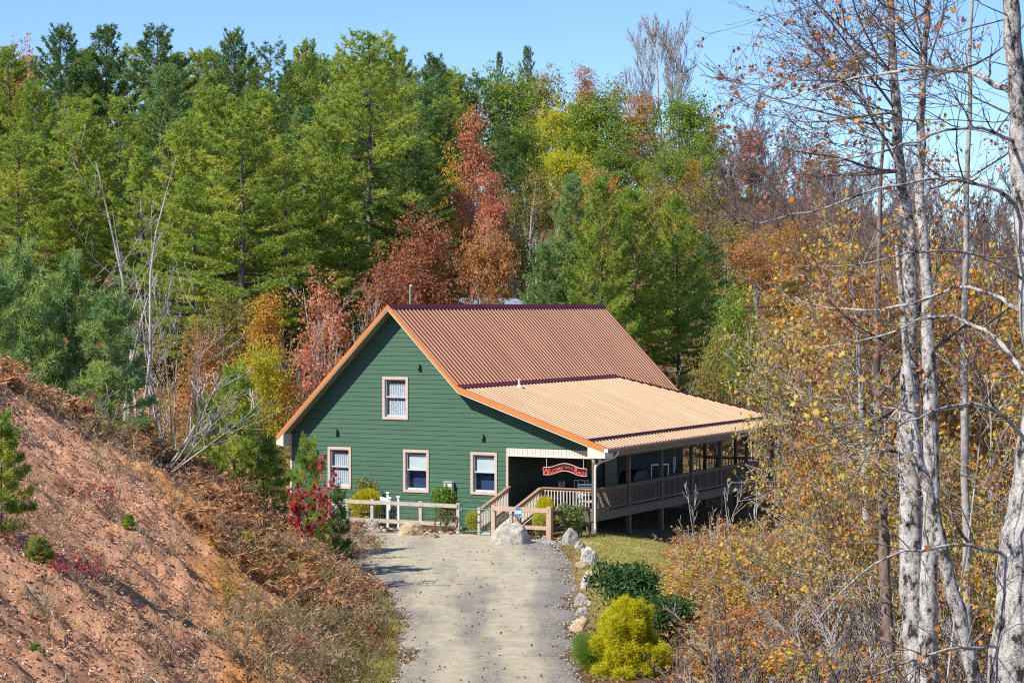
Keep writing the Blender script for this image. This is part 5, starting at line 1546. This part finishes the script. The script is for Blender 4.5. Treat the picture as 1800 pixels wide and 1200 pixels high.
for (u, v, h, r, k, mt, nm, lab) in (
        (130, 1060, .75, .45, 0, L_CRIM, 'bramble', 'crimson bramble low on the pink clay'),
        (150, 880, .75, .45, 1, L_CRIM, 'bramble', 'red bramble high on the clay near the left pine'),
        (600, 1060, .8, .5, 0, L_CRIM, 'bramble', 'red bramble on the bank tip facing the drive'),
        (640, 1150, .7, .45, 1, L_CRIM, 'bramble', 'crimson bramble at the foot of the bank by the grass strip'),
        (500, 1165, .7, .5, 0, L_DRED, 'bramble', 'dark red bramble at the bottom edge of the bank'),
        (470, 905, .9, .6, 1, L_DRED, 'bramble', 'dark red bramble below the crest ferns'),
        (575, 960, .8, .45, 0, L_RED, 'bramble', 'pink bramble under the crimson sapling'),
        (30, 960, .7, .5, 1, L_DRED, 'bramble', 'dull red bramble at the left frame edge'),
        (250, 840, .6, .5, 2, L_BROWN, 'dry_shrub', 'brown dry shrub over the middle of the clay'),
        (560, 1110, .9, .6, 1, L_OLIVE, 'weed_clump', 'olive weed clump on the lower bank'),
        (620, 1180, .8, .55, 2, L_OLIVE, 'weed_clump', 'olive weed clump at the bottom of the bank'),
        (420, 1090, .6, .4, 2, L_WEED, 'weed_clump', 'grey dry weeds beside the orange streak'),
        (690, 1090, .6, .4, 2, L_WEED, 'weed_clump', 'dry weeds where the bank meets the drive')):
    x, y = bank_xy(u, v)
    wild(nm, S_BR[k], x, y, h, r, mt, lab, 'shrub', 'small shrubs on the bank')

r0 = np.random.default_rng(64); q_ = []
while len(q_) < 34:
    u, v = r0.uniform(120, 640), r0.uniform(760, 1120)
    if v > 640 + .62 * u + 40 or v < 620 + .40 * u: continue
    q_.append((u, v))
q_.sort()
for i, (u, v) in enumerate(q_):
    x, y = bank_xy(u, v)
    wild('dry_shrub', S_BR[i % 3], x, y, r0.uniform(.6, 1.15), r0.uniform(.45, .75), [L_BROWN, L_DRED, L_BROWN, L_OLIVE, L_BROWN][r0.integers(0, 5)], f'{ordinal(i)} rusty dry shrub from the left along the upper edge of the bank', 'shrub', 'dry shrubs along the bank edge')
# ---- loose stuff on the bank: ferns, weeds, leaf litter, twigs
def fern_piece(rg, H):
    b = MB()
    for i in range(rg.integers(6, 10)):
        a = rg.uniform(0, 6.28); e = rg.uniform(.5, 1.3); L = H * rg.uniform(.6, 1.15)
        f = np.linspace(0, 1, 6)
        pts = np.column_stack([math.cos(a) * L * f * math.cos(e), math.sin(a) * L * f * math.cos(e), L * f * math.sin(e) - .35 * L * f**2.2])
        b.tube(pts, np.linspace(.006, .002, 6), 3, cap=False)
        n = 13; g = rg.uniform(.2, 1, n) * 5; j = np.minimum(g.astype(int), 4)
        c = pts[j] + (pts[j + 1] - pts[j]) * (g - j)[:, None]
        for s in (-1, 1):
            dv = unit(np.column_stack([-math.sin(a) * s + rg.normal(0, .3, n), math.cos(a) * s + rg.normal(0, .3, n), rg.normal(0, .35, n)]))
            tufts(b, c, dv, L * .26, L * .055, 1, rg, spread=.15)
    V = np.concatenate(b.v); F = [f for f in b.f]
    return V, F
def scatter_pieces(name, pieces, X, Y, S, mat, rg, label, zoff=0.0):
    b = MB(); Z = ground(X, Y) + zoff
    for i in range(len(X)):
        V, F = pieces[rg.integers(0, len(pieces))]
        a = rg.uniform(0, 6.28); c, s = math.cos(a) * S[i], math.sin(a) * S[i]
        W = np.column_stack([V[:, 0] * c - V[:, 1] * s + X[i], V[:, 0] * s + V[:, 1] * c + Y[i], V[:, 2] * S[i] + Z[i]])
        b.v.append(W); b.t.append(np.zeros(len(W), np.float32))
        for f in F: b.f.append(f + b.n)
        b.n += len(W)
    o = b.build(name, mat); tag(o, label, kind='stuff'); return o
def bank_pts(rg, n, y0, y1, s0, s1):
    y = rg.uniform(y0, y1, n); cap = np.interp(y, CY, CZ) / .65
    s = rg.uniform(0, 1, n); lo = s0(y, cap); hi = s1(y, cap); s = lo + (hi - lo) * s
    return np.interp(y, BY, BX) - s, y
fr_ = [fern_piece(np.random.default_rng(700 + i), .75) for i in range(7)]
r1 = np.random.default_rng(71)
xa, ya = bank_pts(r1, 700, 46, 80, lambda y, c: c - 2.4, lambda y, c: c + 5.5)
xb, yb = bank_pts(r1, 420, 54, 79, lambda y, c: 0 * y + .1, lambda y, c: np.minimum(c, 5))
keep = fbm(xb * .8, yb * .8) > .40
xb, yb = xb[keep], yb[keep]
X = np.concatenate([xa, xb]); Y = np.concatenate([ya, yb])
scatter_pieces('dry_fern_undergrowth', fr_, X, Y, r1.uniform(.6, 1.55, len(X)), L_BROWN, r1, 'brown dry ferns covering the crest and tip of the bank')
def weed_piece(rg, H):
    b = MB()
    for i in range(rg.integers(9, 15)):
        a = rg.uniform(0, 6.28); e = rg.uniform(.9, 1.5); L = H * rg.uniform(.5, 1.2)
        pts = np.array([(0, 0, 0), (math.cos(a) * L * .4 * math.cos(e), math.sin(a) * L * .4 * math.cos(e), L * .5 * math.sin(e)), (math.cos(a) * L * math.cos(e) * 1.2, math.sin(a) * L * math.cos(e) * 1.2, L * math.sin(e) * .93)])
        b.tube(pts, [.006, .004, .002], 3, cap=False)
        tufts(b, pts[[1, 2, 2]], np.tile([math.cos(a), math.sin(a), .5], (3, 1)), L * .2, L * .03, 3, rg, spread=.6)
    return np.concatenate(b.v), b.f
wd_ = [weed_piece(np.random.default_rng(720 + i), .6) for i in range(6)]
xa, ya = bank_pts(r1, 380, 44, 78, lambda y, c: 0 * y - .3, lambda y, c: np.minimum(c, 2.6))
xb, yb = bank_pts(r1, 750, 30, 78, lambda y, c: 0 * y + .5, lambda y, c: c + 3)
X = np.concatenate([xa, xb]); Y = np.concatenate([ya, yb])
scatter_pieces('dry_weeds', wd_, X, Y, r1.uniform(.5, 1.3, len(X)), L_WEED, r1, 'dry grey and olive weeds on the bank')
xa, ya = bank_pts(r1, 170, 48, 70, lambda y, c: 0 * y - .2, lambda y, c: np.minimum(c, 3.0))
scatter_pieces('green_weeds', wd_, xa, ya, r1.uniform(.5, 1.2, len(xa)), L_OLIVE, r1, 'olive green weeds along the foot of the bank')
def litter(name, n, fx, size, mat, label, seed, lift=.02, band=0):
    rg = np.random.default_rng(seed); x, y = fx(rg, n)
    if band:
        o = orange_band(x, y); k = rg.random(len(x)) < ((1 - .9 * o) if band > 0 else o); x, y = x[k], y[k]
    z = ground(x, y) + lift + rg.random(len(x)) * .03
    b = MB(); leaf_cloud(b, np.column_stack([x, y, z]), size, 'oval', rg, bias=(-.1, -.35, 1.1))
    o = b.build(name, mat); tag(o, label, kind='stuff'); return o
litter('leaf_litter', 62000, lambda rg, n: bank_pts(rg, n, 27, 74, lambda y, c: 0 * y + .2, lambda y, c: np.minimum(c + 1, 12)), .058, L_LITTER, 'pinkish tan leaf litter on the clay bank', 81, band=1)
litter('leaf_litter', 50000, lambda rg, n: bank_pts(rg, n, 40, 74, lambda y, c: 0 * y + .2, lambda y, c: np.minimum(c + 1, 12)), .05, L_ORANGE, 'orange leaf crumbs on the orange streak of the bank', 86, band=-1)
litter('leaf_litter', 26000, lambda rg, n: bank_pts(rg, n, 27, 80, lambda y, c: 0 * y - .8, lambda y, c: c + 5), .065, L_LITTERO, 'brown leaf litter on the bank', 82)
def near_drive(rg, n):
    y = rg.uniform(47, 82, n); sd = rg.random(n) < .5
    x = np.where(sd, drive_left(y) + rg.normal(0, .5, n), drive_right(y) + np.abs(rg.normal(.1, .8, n)))
    return x, y
litter('fallen_leaves', 3600, near_drive, .075, L_LITTERO, 'brown fallen leaves along the edges of the drive', 83, .04)
def on_drive(rg, n):
    y = rg.uniform(48, 80, n); f = rg.random(n); return drive_left(y) * (1 - f) + drive_right(y) * f, y
litter('fallen_leaves', 800, on_drive, .085, L_LITTERO, 'scattered brown leaves lying on the drive', 84, .07)
# twigs lying on the clay
tw = MB()
for i in range(60):
    x, y = bank_pts(r1, 1, 30, 70, lambda y, c: 0 * y + 1, lambda y, c: c); x, y = float(x[0]), float(y[0])
    a = r1.uniform(0, 6.28); L = r1.uniform(.4, 1.6)
    f = np.linspace(-.5, .5, 5); xx = x + math.cos(a) * f * L; yy = y + math.sin(a) * f * L
    tw.tube(np.column_stack([xx, yy, ground(xx, yy) + .05 + r1.normal(0, .03, 5)]), r1.uniform(.008, .018), 4)
o = tw.build('fallen_twigs', B_GREY); tag(o, 'grey fallen twigs lying on the bank', kind='stuff')
# grass blades: lawn, drive edge strip
def blades(name, x, y, h, mat, label, rg, wd=.012):
    n = len(x); b = MB(); z = ground(x, y)
    C = np.column_stack([x, y, z]); D = np.tile([0, 0, 1.0], (n, 1))
    tufts(b, C, D, h, wd, 5, rg, spread=.38)
    o = b.build(name, mat); tag(o, label, kind='stuff'); return o
r2 = np.random.default_rng(91)
y = r2.uniform(50, 83, 17000); x = r2.uniform(1.7, 7.0, 17000)
k = (x > drive_right(y) + .3) & (fbm(x * .7, y * .7) > .36)
blades('lawn_grass', x[k], y[k], .10, L_GRASS, 'short yellowing lawn grass right of the drive', r2)
y = r2.uniform(44, 66, 6500); x = np.interp(y, BY, BX) + r2.uniform(-.5, 1.0, 6500)
k = (x < drive_left(y) + .05) & (fbm(x * 1.1, y * .9) > .38)
blades('verge_grass', x[k], y[k], .14, L_GRASS, 'grass strip between the bank and the drive', r2)
# gravel stones along the drive edges and the turning place
OCT = np.array([(1, 0, 0), (-1, 0, 0), (0, 1, 0), (0, -1, 0), (0, 0, .7), (0, 0, -.7)], float)
OF = np.array([[0, 2, 4], [2, 1, 4], [1, 3, 4], [3, 0, 4], [2, 0, 5], [1, 2, 5], [3, 1, 5], [0, 3, 5]])
n = 9000
y = r2.uniform(47, 81, n); q = r2.random(n)
x = np.where(q < .35, drive_left(y) + np.abs(r2.normal(.1, .5, n)), np.where(q < .8, drive_right(y) - np.abs(r2.normal(-.1, .55, n)), drive_left(y) + r2.random(n) * (drive_right(y) - drive_left(y))))
k2 = r2.random(n) < .22; y = np.where(k2, 81.4 - (x + 1.94) * .49 - np.abs(r2.normal(0, .8, n)), y)
sz = np.abs(r2.normal(0, .011, n)) + .010
rot = r2.uniform(0, 6.28, n); jit = 1 + r2.normal(0, .25, (n, 6, 1))
V = OCT[None] * jit * sz[:, None, None]
V = np.stack([V[..., 0] * np.cos(rot)[:, None] - V[..., 1] * np.sin(rot)[:, None], V[..., 0] * np.sin(rot)[:, None] + V[..., 1] * np.cos(rot)[:, None], V[..., 2]], -1)
V = V + np.stack([x, y, np.full(n, .045)], -1)[:, None, :]
b = MB(); b.add(V.reshape(-1, 3), (OF[None] + (np.arange(n) * 6)[:, None, None]).reshape(-1, 3))
M_GRAV = leafmat('gravel_stone', [(0, (.14, .13, .12)), (.5, (.32, .30, .27)), (1, (.52, .50, .46))], 0.0, rough=.9, jitter=1.0)
o = b.build('gravel', M_GRAV); tag(o, 'loose grey gravel stones on the drive edges', kind='stuff')

# ================================================================== hillside undergrowth
r3 = np.random.default_rng(95)
def under(name, n, y0, y1, a0, a1, size, mat, label, hmax, seed):
    rg = np.random.default_rng(seed); y = y0 + (y1 - y0) * rg.random(n) ** 1.3; x = y * rg.uniform(a0, a1, n)
    k = fbm(x * .25, y * .25) > .40
    inside = []
    x, y = x[k], y[k]
    # keep clear of the house footprint
    t = (x - HO.x) * math.cos(TH) - (y - HO.y) * math.sin(TH); d = (x - HO.x) * math.sin(TH) + (y - HO.y) * math.cos(TH)
    k = ~((t > -6) & (t < 10.5) & (d > -4) & (d < 21.5)); x, y = x[k], y[k]
    z = ground(x, y) + rg.random(len(x)) ** 1.6 * hmax * (0.4 + fbm(x * .5, y * .5))
    b = MB(); leaf_cloud(b, np.column_stack([x, y, z]), size, 'oval', rg, bias=(-.3, -.3, .6))
    o = b.build(name, mat); tag(o, label, kind='stuff')
under('undergrowth', 26000, 88, 150, -.27, .02, .26, L_OLIVE, 'olive undergrowth below the pine wood', 2.2, 11)
under('undergrowth', 22000, 88, 150, -.27, .02, .24, L_ORANGE, 'tan brown undergrowth below the pine wood', 1.8, 12)
under('undergrowth', 20000, 100, 250, .03, .27, .30, L_OLIVE, 'olive undergrowth on the right hillside', 2.2, 13)
under('undergrowth', 16000, 100, 250, .03, .27, .26, L_DRED, 'rusty undergrowth on the right hillside', 2.0, 14)

# ================================================================== tall trees in the right foreground
def trunk_tree(name, pts, Y, label, boughs=(), rnd=(), seed=0, bk=B_PALE, leaf=None, leafn=0, leafsz=.09, thin=1.0, tw=None, tk=1.0):
    """pts: (u, v, width px) down the trunk; boughs: lists of (u, v, dY, width px); rnd: (v_from, v_to, count, length, up, left bias)"""
    rg = np.random.default_rng(seed)
    P = np.array([list(px(u, v, Y)) for u, v, w in pts]); Rr = np.array([w for u, v, w in pts]) * Y / FPX / 2
    # carry the trunk down into the ground
    g = gz(P[0][0], P[0][1])
    if P[0][2] > g:
        P = np.vstack([[P[0][0] + .03, P[0][1], g - .3], P]); Rr = np.concatenate([[Rr[0] * 1.18], Rr])
    base = Vector((P[0][0], P[0][1], g))
    B0 = np.array(base)
    # smooth resample
    s = np.linspace(0, len(P) - 1, len(P) * 4); i = np.arange(len(P))
    Q = np.column_stack([np.interp(s, i, P[:, j]) for j in range(3)])
    for _ in range(2): Q[1:-1] = (Q[:-2] + 2 * Q[1:-1] + Q[2:]) / 4
    Q += rg.normal(0, .012, Q.shape); QR = np.interp(s, i, Rr) * (1 + rg.normal(0, .04, len(s)))
    tr = MB(); tr.tube(Q - B0, QR, 14, cap=False)
    out = []
    for bo in boughs:
        C = np.array([list(px(u, v, Y + dy)) for u, v, dy, w in bo]); w = np.array([q[3] for q in bo]) * .6 * Y / FPX / 2
        s2 = np.linspace(0, len(C) - 1, len(C) * 3); ii = np.arange(len(C))
        CC = np.column_stack([np.interp(s2, ii, C[:, j]) for j in range(3)])
        for _ in range(3): CC[1:-1] = (CC[:-2] + 2 * CC[1:-1] + CC[2:]) / 4
        CC[1:] += rg.normal(0, .012, CC[1:].shape); wr = np.interp(s2, ii, w)
        out.append((CC, wr, 1))
        L = np.linalg.norm(np.diff(CC, axis=0), axis=1).sum()
        for k in range(int(L * 3.0)):
            f = rg.uniform(.12, .98) * (len(CC) - 1); j = min(int(f), len(CC) - 2)
            q = CC[j] + (CC[j + 1] - CC[j]) * (f - j); dd = unit(CC[j + 1] - CC[j])
            nd = unit(dd * .8 + rg.normal(0, .55, 3) + np.array([0, 0, .25]))
            grow(rg, q, nd, rg.uniform(.5, 1.5) * thin, min(wr[j] * .55, .016), 2, 3, out, .6, .05, 5, (3, 5), .5, .12, .2)
    for (v0, v1, cnt, L, up, lb) in rnd:
        for k in range(cnt):
            v = rg.uniform(v0, v1)
            j = int(np.argmin(np.abs((CAMZ - (v - HV) / FPX * Y) - Q[:, 2])))
            nd = unit(np.array([-lb, 0, up]) + rg.normal(0, .5, 3))
            grow(rg, Q[j], nd, L * rg.uniform(.6, 1.15), QR[j] * tk * rg.uniform(.16, .34), 1, 3, out, .62, .03, 8, (5, 8), .48, .10, .15)
    br = MB(); nb_ = len(boughs); bl = [q for q in out if q[2] == 1][:nb_] if nb_ else []
    for pts_, rad, dep in out:
        if any(pts_ is q[0] for q in bl): continue
        br.tube(pts_ - B0, np.maximum(rad, .0042), (6, 6, 4, 3)[min(dep, 3)], cap=False)
    o = empty(name, base, 0, label, 'tree', 'tall trees in the right foreground')
    tr.build('trunk', bk, o, True); br.build('branches', tw or bk, o, True)
    for q in bl:
        bb = MB(); bb.tube(q[0] - B0, np.maximum(q[1], .0042), 7, cap=False); bb.build('bough', bk, o, True)
    if leafn:
        C = tips(out, 2, rg, leafn / max(1, sum(1 for q in out if q[2] >= 2)), .05)
        lf = MB(); leaf_cloud(lf, C - B0, leafsz, 'maple', rg, bias=(0, -.3, .2), droop=.5); lf.build('leaves', leaf, o)
    return o
trunk_tree('tulip_tree', [(1785, 1240, 104), (1792, 1130, 100), (1803, 1000, 96), (1822, 850, 92), (1845, 700, 84), (1870, 500, 70), (1895, 300, 55)], 24.0,
    'thick mottled trunk leaning out of the frame at the lower right corner',
    boughs=[[(1826, 800, 0, 13), (1760, 715, -.4, 11), (1690, 702, -.8, 9), (1600, 735, -1.2, 6), (1520, 790, -1.6, 3)],
            [(1803, 1000, 0, 14), (1720, 950, -.4, 11), (1620, 965, -.8, 8), (1520, 985, -1.0, 6), (1420, 1110, -1.3, 3)],
            [(1790, 1140, 0, 13), (1700, 1130, -.4, 10), (1600, 1160, -.8, 7), (1500, 1200, -1.2, 4)]], seed=811, leaf=L_MIXR, leafn=60, leafsz=.06, tw=B_TWIG)
trunk_tree('tulip_tree', [(1850, 1240, 60), (1845, 1000, 56), (1835, 800, 50), (1818, 600, 44), (1803, 400, 40), (1789, 200, 34), (1778, 0, 29), (1768, -200, 24)], 25.0,
    'pale mottled trunk rising along the right frame edge to the top',
    boughs=[[(1782, 165, 0, 20), (1735, 142, .3, 17), (1680, 117, .8, 14), (1610, 123, 1.3, 11), (1520, 132, 2.0, 8), (1430, 163, 2.6, 5), (1330, 182, 3.0, 3)],
            [(1801, 375, 0, 15), (1750, 330, -.3, 13), (1700, 318, -.6, 11), (1630, 316, -.9, 9), (1540, 332, -1.2, 7), (1450, 368, -1.5, 5.5), (1350, 390, -1.8, 4), (1260, 388, -2, 3), (1205, 360, -2.2, 2)],
            [(1814, 560, 0, 16), (1750, 520, .4, 13), (1690, 497, .8, 10), (1600, 540, 1.2, 8), (1500, 548, 1.6, 6), (1400, 530, 2, 3)],
            [(1826, 700, 0, 18), (1770, 610, .3, 15), (1720, 570, .6, 12), (1650, 548, 1, 9), (1560, 590, 1.4, 6), (1440, 610, 2, 3)],
            [(1810, 500, 0, 10), (1700, 430, -1, 8), (1600, 445, -1.5, 6), (1480, 470, -2, 4), (1390, 470, -2.4, 2)],
            [(1786, 250, 0, 11), (1720, 215, -.8, 9), (1640, 235, -1.3, 7), (1540, 270, -1.8, 5), (1440, 285, -2, 3)]],
    rnd=[(-170, 280, 13, 2.5, .3, 1.0)], seed=801, leaf=L_MIXR, leafn=160, leafsz=.07, tk=.4, tw=B_TWIG)
trunk_tree('maple_tree', [(1620, 1250, 50), (1606, 1100, 44), (1600, 900, 41), (1597, 780, 38), (1600, 600, 31), (1602, 430, 25), (1580, 300, 19), (1572, 150, 16), (1565, 0, 13), (1558, -180, 9)], 38.0,
    'pale trunk with flaking bark in the middle of the right foreground', rnd=[(-170, 330, 26, 3.4, .26, 1.1), (350, 760, 5, 2.2, .15, .6)], seed=802, leaf=L_DRED, leafn=1700, leafsz=.075, tw=B_TWIG)
trunk_tree('maple_tree', [(1634, 1270, 34), (1630, 1100, 32), (1640, 850, 29), (1636, 700, 25), (1628, 500, 20), (1616, 300, 16), (1622, 120, 13), (1632, 0, 10), (1645, -180, 7)], 37.0,
    'slimmer pale trunk standing right behind the flaking trunk', rnd=[(-170, 300, 18, 3.2, .30, .7), (350, 760, 4, 2.0, .15, .3)], seed=803, leaf=L_MIXR, leafn=850, leafsz=.075, tw=B_TWIG)
trunk_tree('maple_tree', [(1748, 1300, 30), (1700, 1150, 27), (1665, 1000, 25), (1634, 880, 22), (1612, 800, 19), (1600, 690, 15), (1588, 560, 11), (1576, 430, 7)], 31.0,
    'slanting pale stem crossing in front of the upright trunks', rnd=[(450, 850, 6, 1.8, .3, .6)], seed=804, leaf=L_MIXY, leafn=220)
trunk_tree('maple_tree', [(1566, 1200, 22), (1557, 1050, 20), (1552, 900, 18), (1545, 760, 15), (1540, 600, 11), (1546, 420, 8), (1552, 200, 5)], 46.0,
    'grey trunk with dark patches left of the flaking trunk', rnd=[(150, 700, 8, 2.4, .3, .5)], seed=805, bk=B_BROWN, leaf=L_MIX, leafn=500)
trunk_tree('maple_tree', [(1524, 960, 13), (1519, 820, 12), (1515, 700, 10), (1505, 560, 7), (1494, 430, 4)], 52.0,
    'thin pale sapling trunk leftmost of the foreground stems', rnd=[(430, 800, 9, 1.8, .3, .4)], seed=806, bk=B_WHITE, leaf=L_MIX, leafn=500)
trunk_tree('maple_tree', [(1702, 1150, 16), (1698, 900, 15), (1692, 640, 13), (1700, 380, 10), (1705, 120, 7), (1712, -100, 4)], 42.0,
    'thin grey trunk between the slanting stem and the leaning thick trunk', rnd=[(-50, 600, 12, 2.6, .35, .2)], seed=807, bk=B_GREY, leaf=L_DRED, leafn=850, leafsz=.075, tw=B_TWIG)

# ---- leafy understory maples between the trunks
UND = [sapling(821, 9.0, 8000, .088, 'maple', 3, .75, 3, (6, 8), .06, .22, .50, .03, .22, .11, .007),
       sapling(822, 8.0, 6500, .088, 'maple', 4, .80, 3, (6, 8), .05, .30, .50, .02, .2, .11, .007),
       sapling(823, 7.0, 4500, .082, 'maple', 3, .80, 3, (5, 8), .045, .30, .50, .02, .2, .10, .007)]
UND.append(sapling(824, 9.5, 1900, .07, 'maple', 2, .9, 3, (6, 8), .026, .06, .30, .01, .58, .09, .006))
for (u, vt, Y, r, k, mt, lab) in (
        (1640, 390, 36, 1.7, 3, L_MIX, 'sparse gold leaved sapling in front of the upright pale trunks'),
        (1730, 420, 35, 1.6, 3, L_MIXR, 'sparse rust leaved sapling near the right frame edge'),
        (1490, 560, 64, 2.4, 0, L_MIXR, 'rust and orange leaved maple reaching over the porch roof corner'),
        (1440, 690, 68, 1.3, 2, L_MIX, 'small orange maple beside the eave end of the porch roof'),
        (1510, 520, 57, 2.2, 1, L_MIXY, 'yellow green maple behind the leftmost thin trunk'),
        (1560, 430, 53, 2.6, 0, L_MIX, 'mixed gold and rust maple behind the flaking trunk'),
        (1660, 400, 56, 2.8, 1, L_MIXR, 'rust coloured maple between the two tallest trunks'),
        (1760, 420, 52, 2.6, 0, L_MIX, 'gold maple at the right frame edge behind the mottled trunks'),
        (1500, 720, 50, 1.6, 2, L_MIX, 'low maple with mixed leaves beyond the thin sapling trunk'),
        (1680, 620, 46, 2.2, 2, L_MIXY, 'low yellow maple right of the slanting stem'),
        (1590, 650, 60, 2.4, 1, L_MIXR, 'dull rust maple deep between the trunks'),
        (1780, 680, 40, 1.8, 2, L_MIXR, 'rusty maple low beside the leaning thick trunk')):
    x, y, h = by_top(u, vt, Y)
    plant('maple_tree', UND[k], x, y, h, None if k == 3 else max(r, .78 * UND[k][3] * h / UND[k][2]), rg.uniform(0, 6.28), lab, 'tree', 'leafy maples in the right foreground', B_GREY, mt)

# ---- shrub thicket on the right slope
TWG = [bare(845 + i, 2.6, 3, .6, .005, (4, 6), .016, .02, stems=6, fork=.45, ratio=.45, start=.2) for i in range(2)]
SHR = [sapling(831, 2.4, 3000, .075, 'round', 8, .7, 2, (5, 7), .012, .45, .5, .02, .15, .12),
       sapling(832, 2.0, 2600, .075, 'maple', 9, .7, 2, (5, 7), .010, .5, .5, .02, .15, .12),
       sapling(833, 2.6, 1300, .065, 'oval', 8, .6, 2, (5, 8), .010, .4, .5, .04, .15, .10)]
r4 = np.random.default_rng(97)
spots = []
for i in range(400):
    y = r4.uniform(38, 80); e = np.interp(y, [38, 50, 60, 70, 78, 80], [3.4, 4.3, 4.9, 5.6, 6.4, 6.6])
    x = e + abs(r4.normal(0, 1)) * 4.0 + .35
    if x > y * .25: continue
    if all((x - a)**2 + (y - b_)**2 > .85 for a, b_ in spots): spots.append((x, y))
    if len(spots) >= 90: break
spots.sort(key=lambda q: q[0] / q[1])
mt_ = [L_MIX, L_MIXY, L_MIXR, L_MIX, L_MIXR]
for i, (x, y) in enumerate(spots):
    k = int(r4.choice(3, p=[.42, .38, .2])); edge = np.interp(x - np.interp(y, [38, 50, 60, 70, 80], [3.4, 4.3, 4.9, 5.6, 6.6]), [0, 2.5], [.5, 1.0])
    h = r4.uniform(1.5, 2.6) * edge
    plant('thicket_shrub', SHR[k], x, y, h, r4.uniform(.75, 1.2) * (.55 + .45 * edge), r4.uniform(0, 6.28), f'{ordinal(i)} autumn leaved shrub from the left in the thicket on the right slope', 'shrub', 'shrubs of the right hand thicket', B_GREY, mt_[r4.integers(0, 5)], ('stems', 'foliage'))
# a grey leafless sapling before the porch
S_BARE = bare(841, 3.2, 2, .55, .007, (4, 6), .022, .06, stems=1, ratio=.45, start=.25)
for (u, vt, Y, lab) in ((1222, 800, 74, 'leafless grey sapling in front of the porch railing'), (1290, 790, 71, 'bare twiggy shrub before the far end of the deck'), (1330, 770, 73, 'second bare twiggy shrub before the far end of the deck'), (1255, 850, 70, 'low bare twiggy shrub under the deck edge')):
    x, y, h = by_top(u, vt, Y)
    plant('bare_sapling', S_BARE, x, y, h * .9, None, rg.uniform(0, 6), lab, 'tree', 'bare saplings before the porch', B_WHITE, B_WHITE, ('trunk', 'branches'))
r5 = np.random.default_rng(99)
def thick_pts(rg, n):
    y = rg.uniform(36, 100, n); e = np.interp(y, [36, 50, 60, 70, 78, 84, 100], [3.0, 3.9, 4.4, 5.2, 6.2, 8.5, 16]); return e + np.abs(rg.normal(0, 1, n)) * 7, y
x, y = thick_pts(r5, 45000); z = ground(x, y) + r5.random(len(x))**1.7 * .9
b = MB(); leaf_cloud(b, np.column_stack([x, y, z]), .075, 'round', r5, bias=(-.2, -.3, .5)); tag(b.build('thicket_ground_cover', L_WEED), 'fallen and low autumn leaves under the right thicket', kind='stuff')
x, y = thick_pts(r5, 1500); k = y < 84
scatter_pieces('thicket_weeds', wd_, x[k], y[k], r5.uniform(.8, 2.0, k.sum()), L_WEED, r5, 'dry weeds and grass stems along the thicket edge')

# ---- leafless brush between the foreground trunks
r6 = np.random.default_rng(103); sp = []
for i in range(46):
    y = r6.uniform(30, 62); u = r6.uniform(1330, 1800); sp.append(((u - 900) / FPX * y, y))
sp.sort(key=lambda q: q[0] / q[1])
for i, (x, y) in enumerate(sp):
    h = r6.uniform(2.2, 4.2)
    plant('bare_brush', TWG[i % 2], x, y, h, h * .34, r6.uniform(0, 6.28), f'{ordinal(i)} leafless brush from the left between the right foreground trunks', 'shrub', 'leafless brush between the trunks', B_TWIG if i % 3 else B_GREY, B_TWIG if i % 3 else B_GREY, ('stems', 'twigs'))
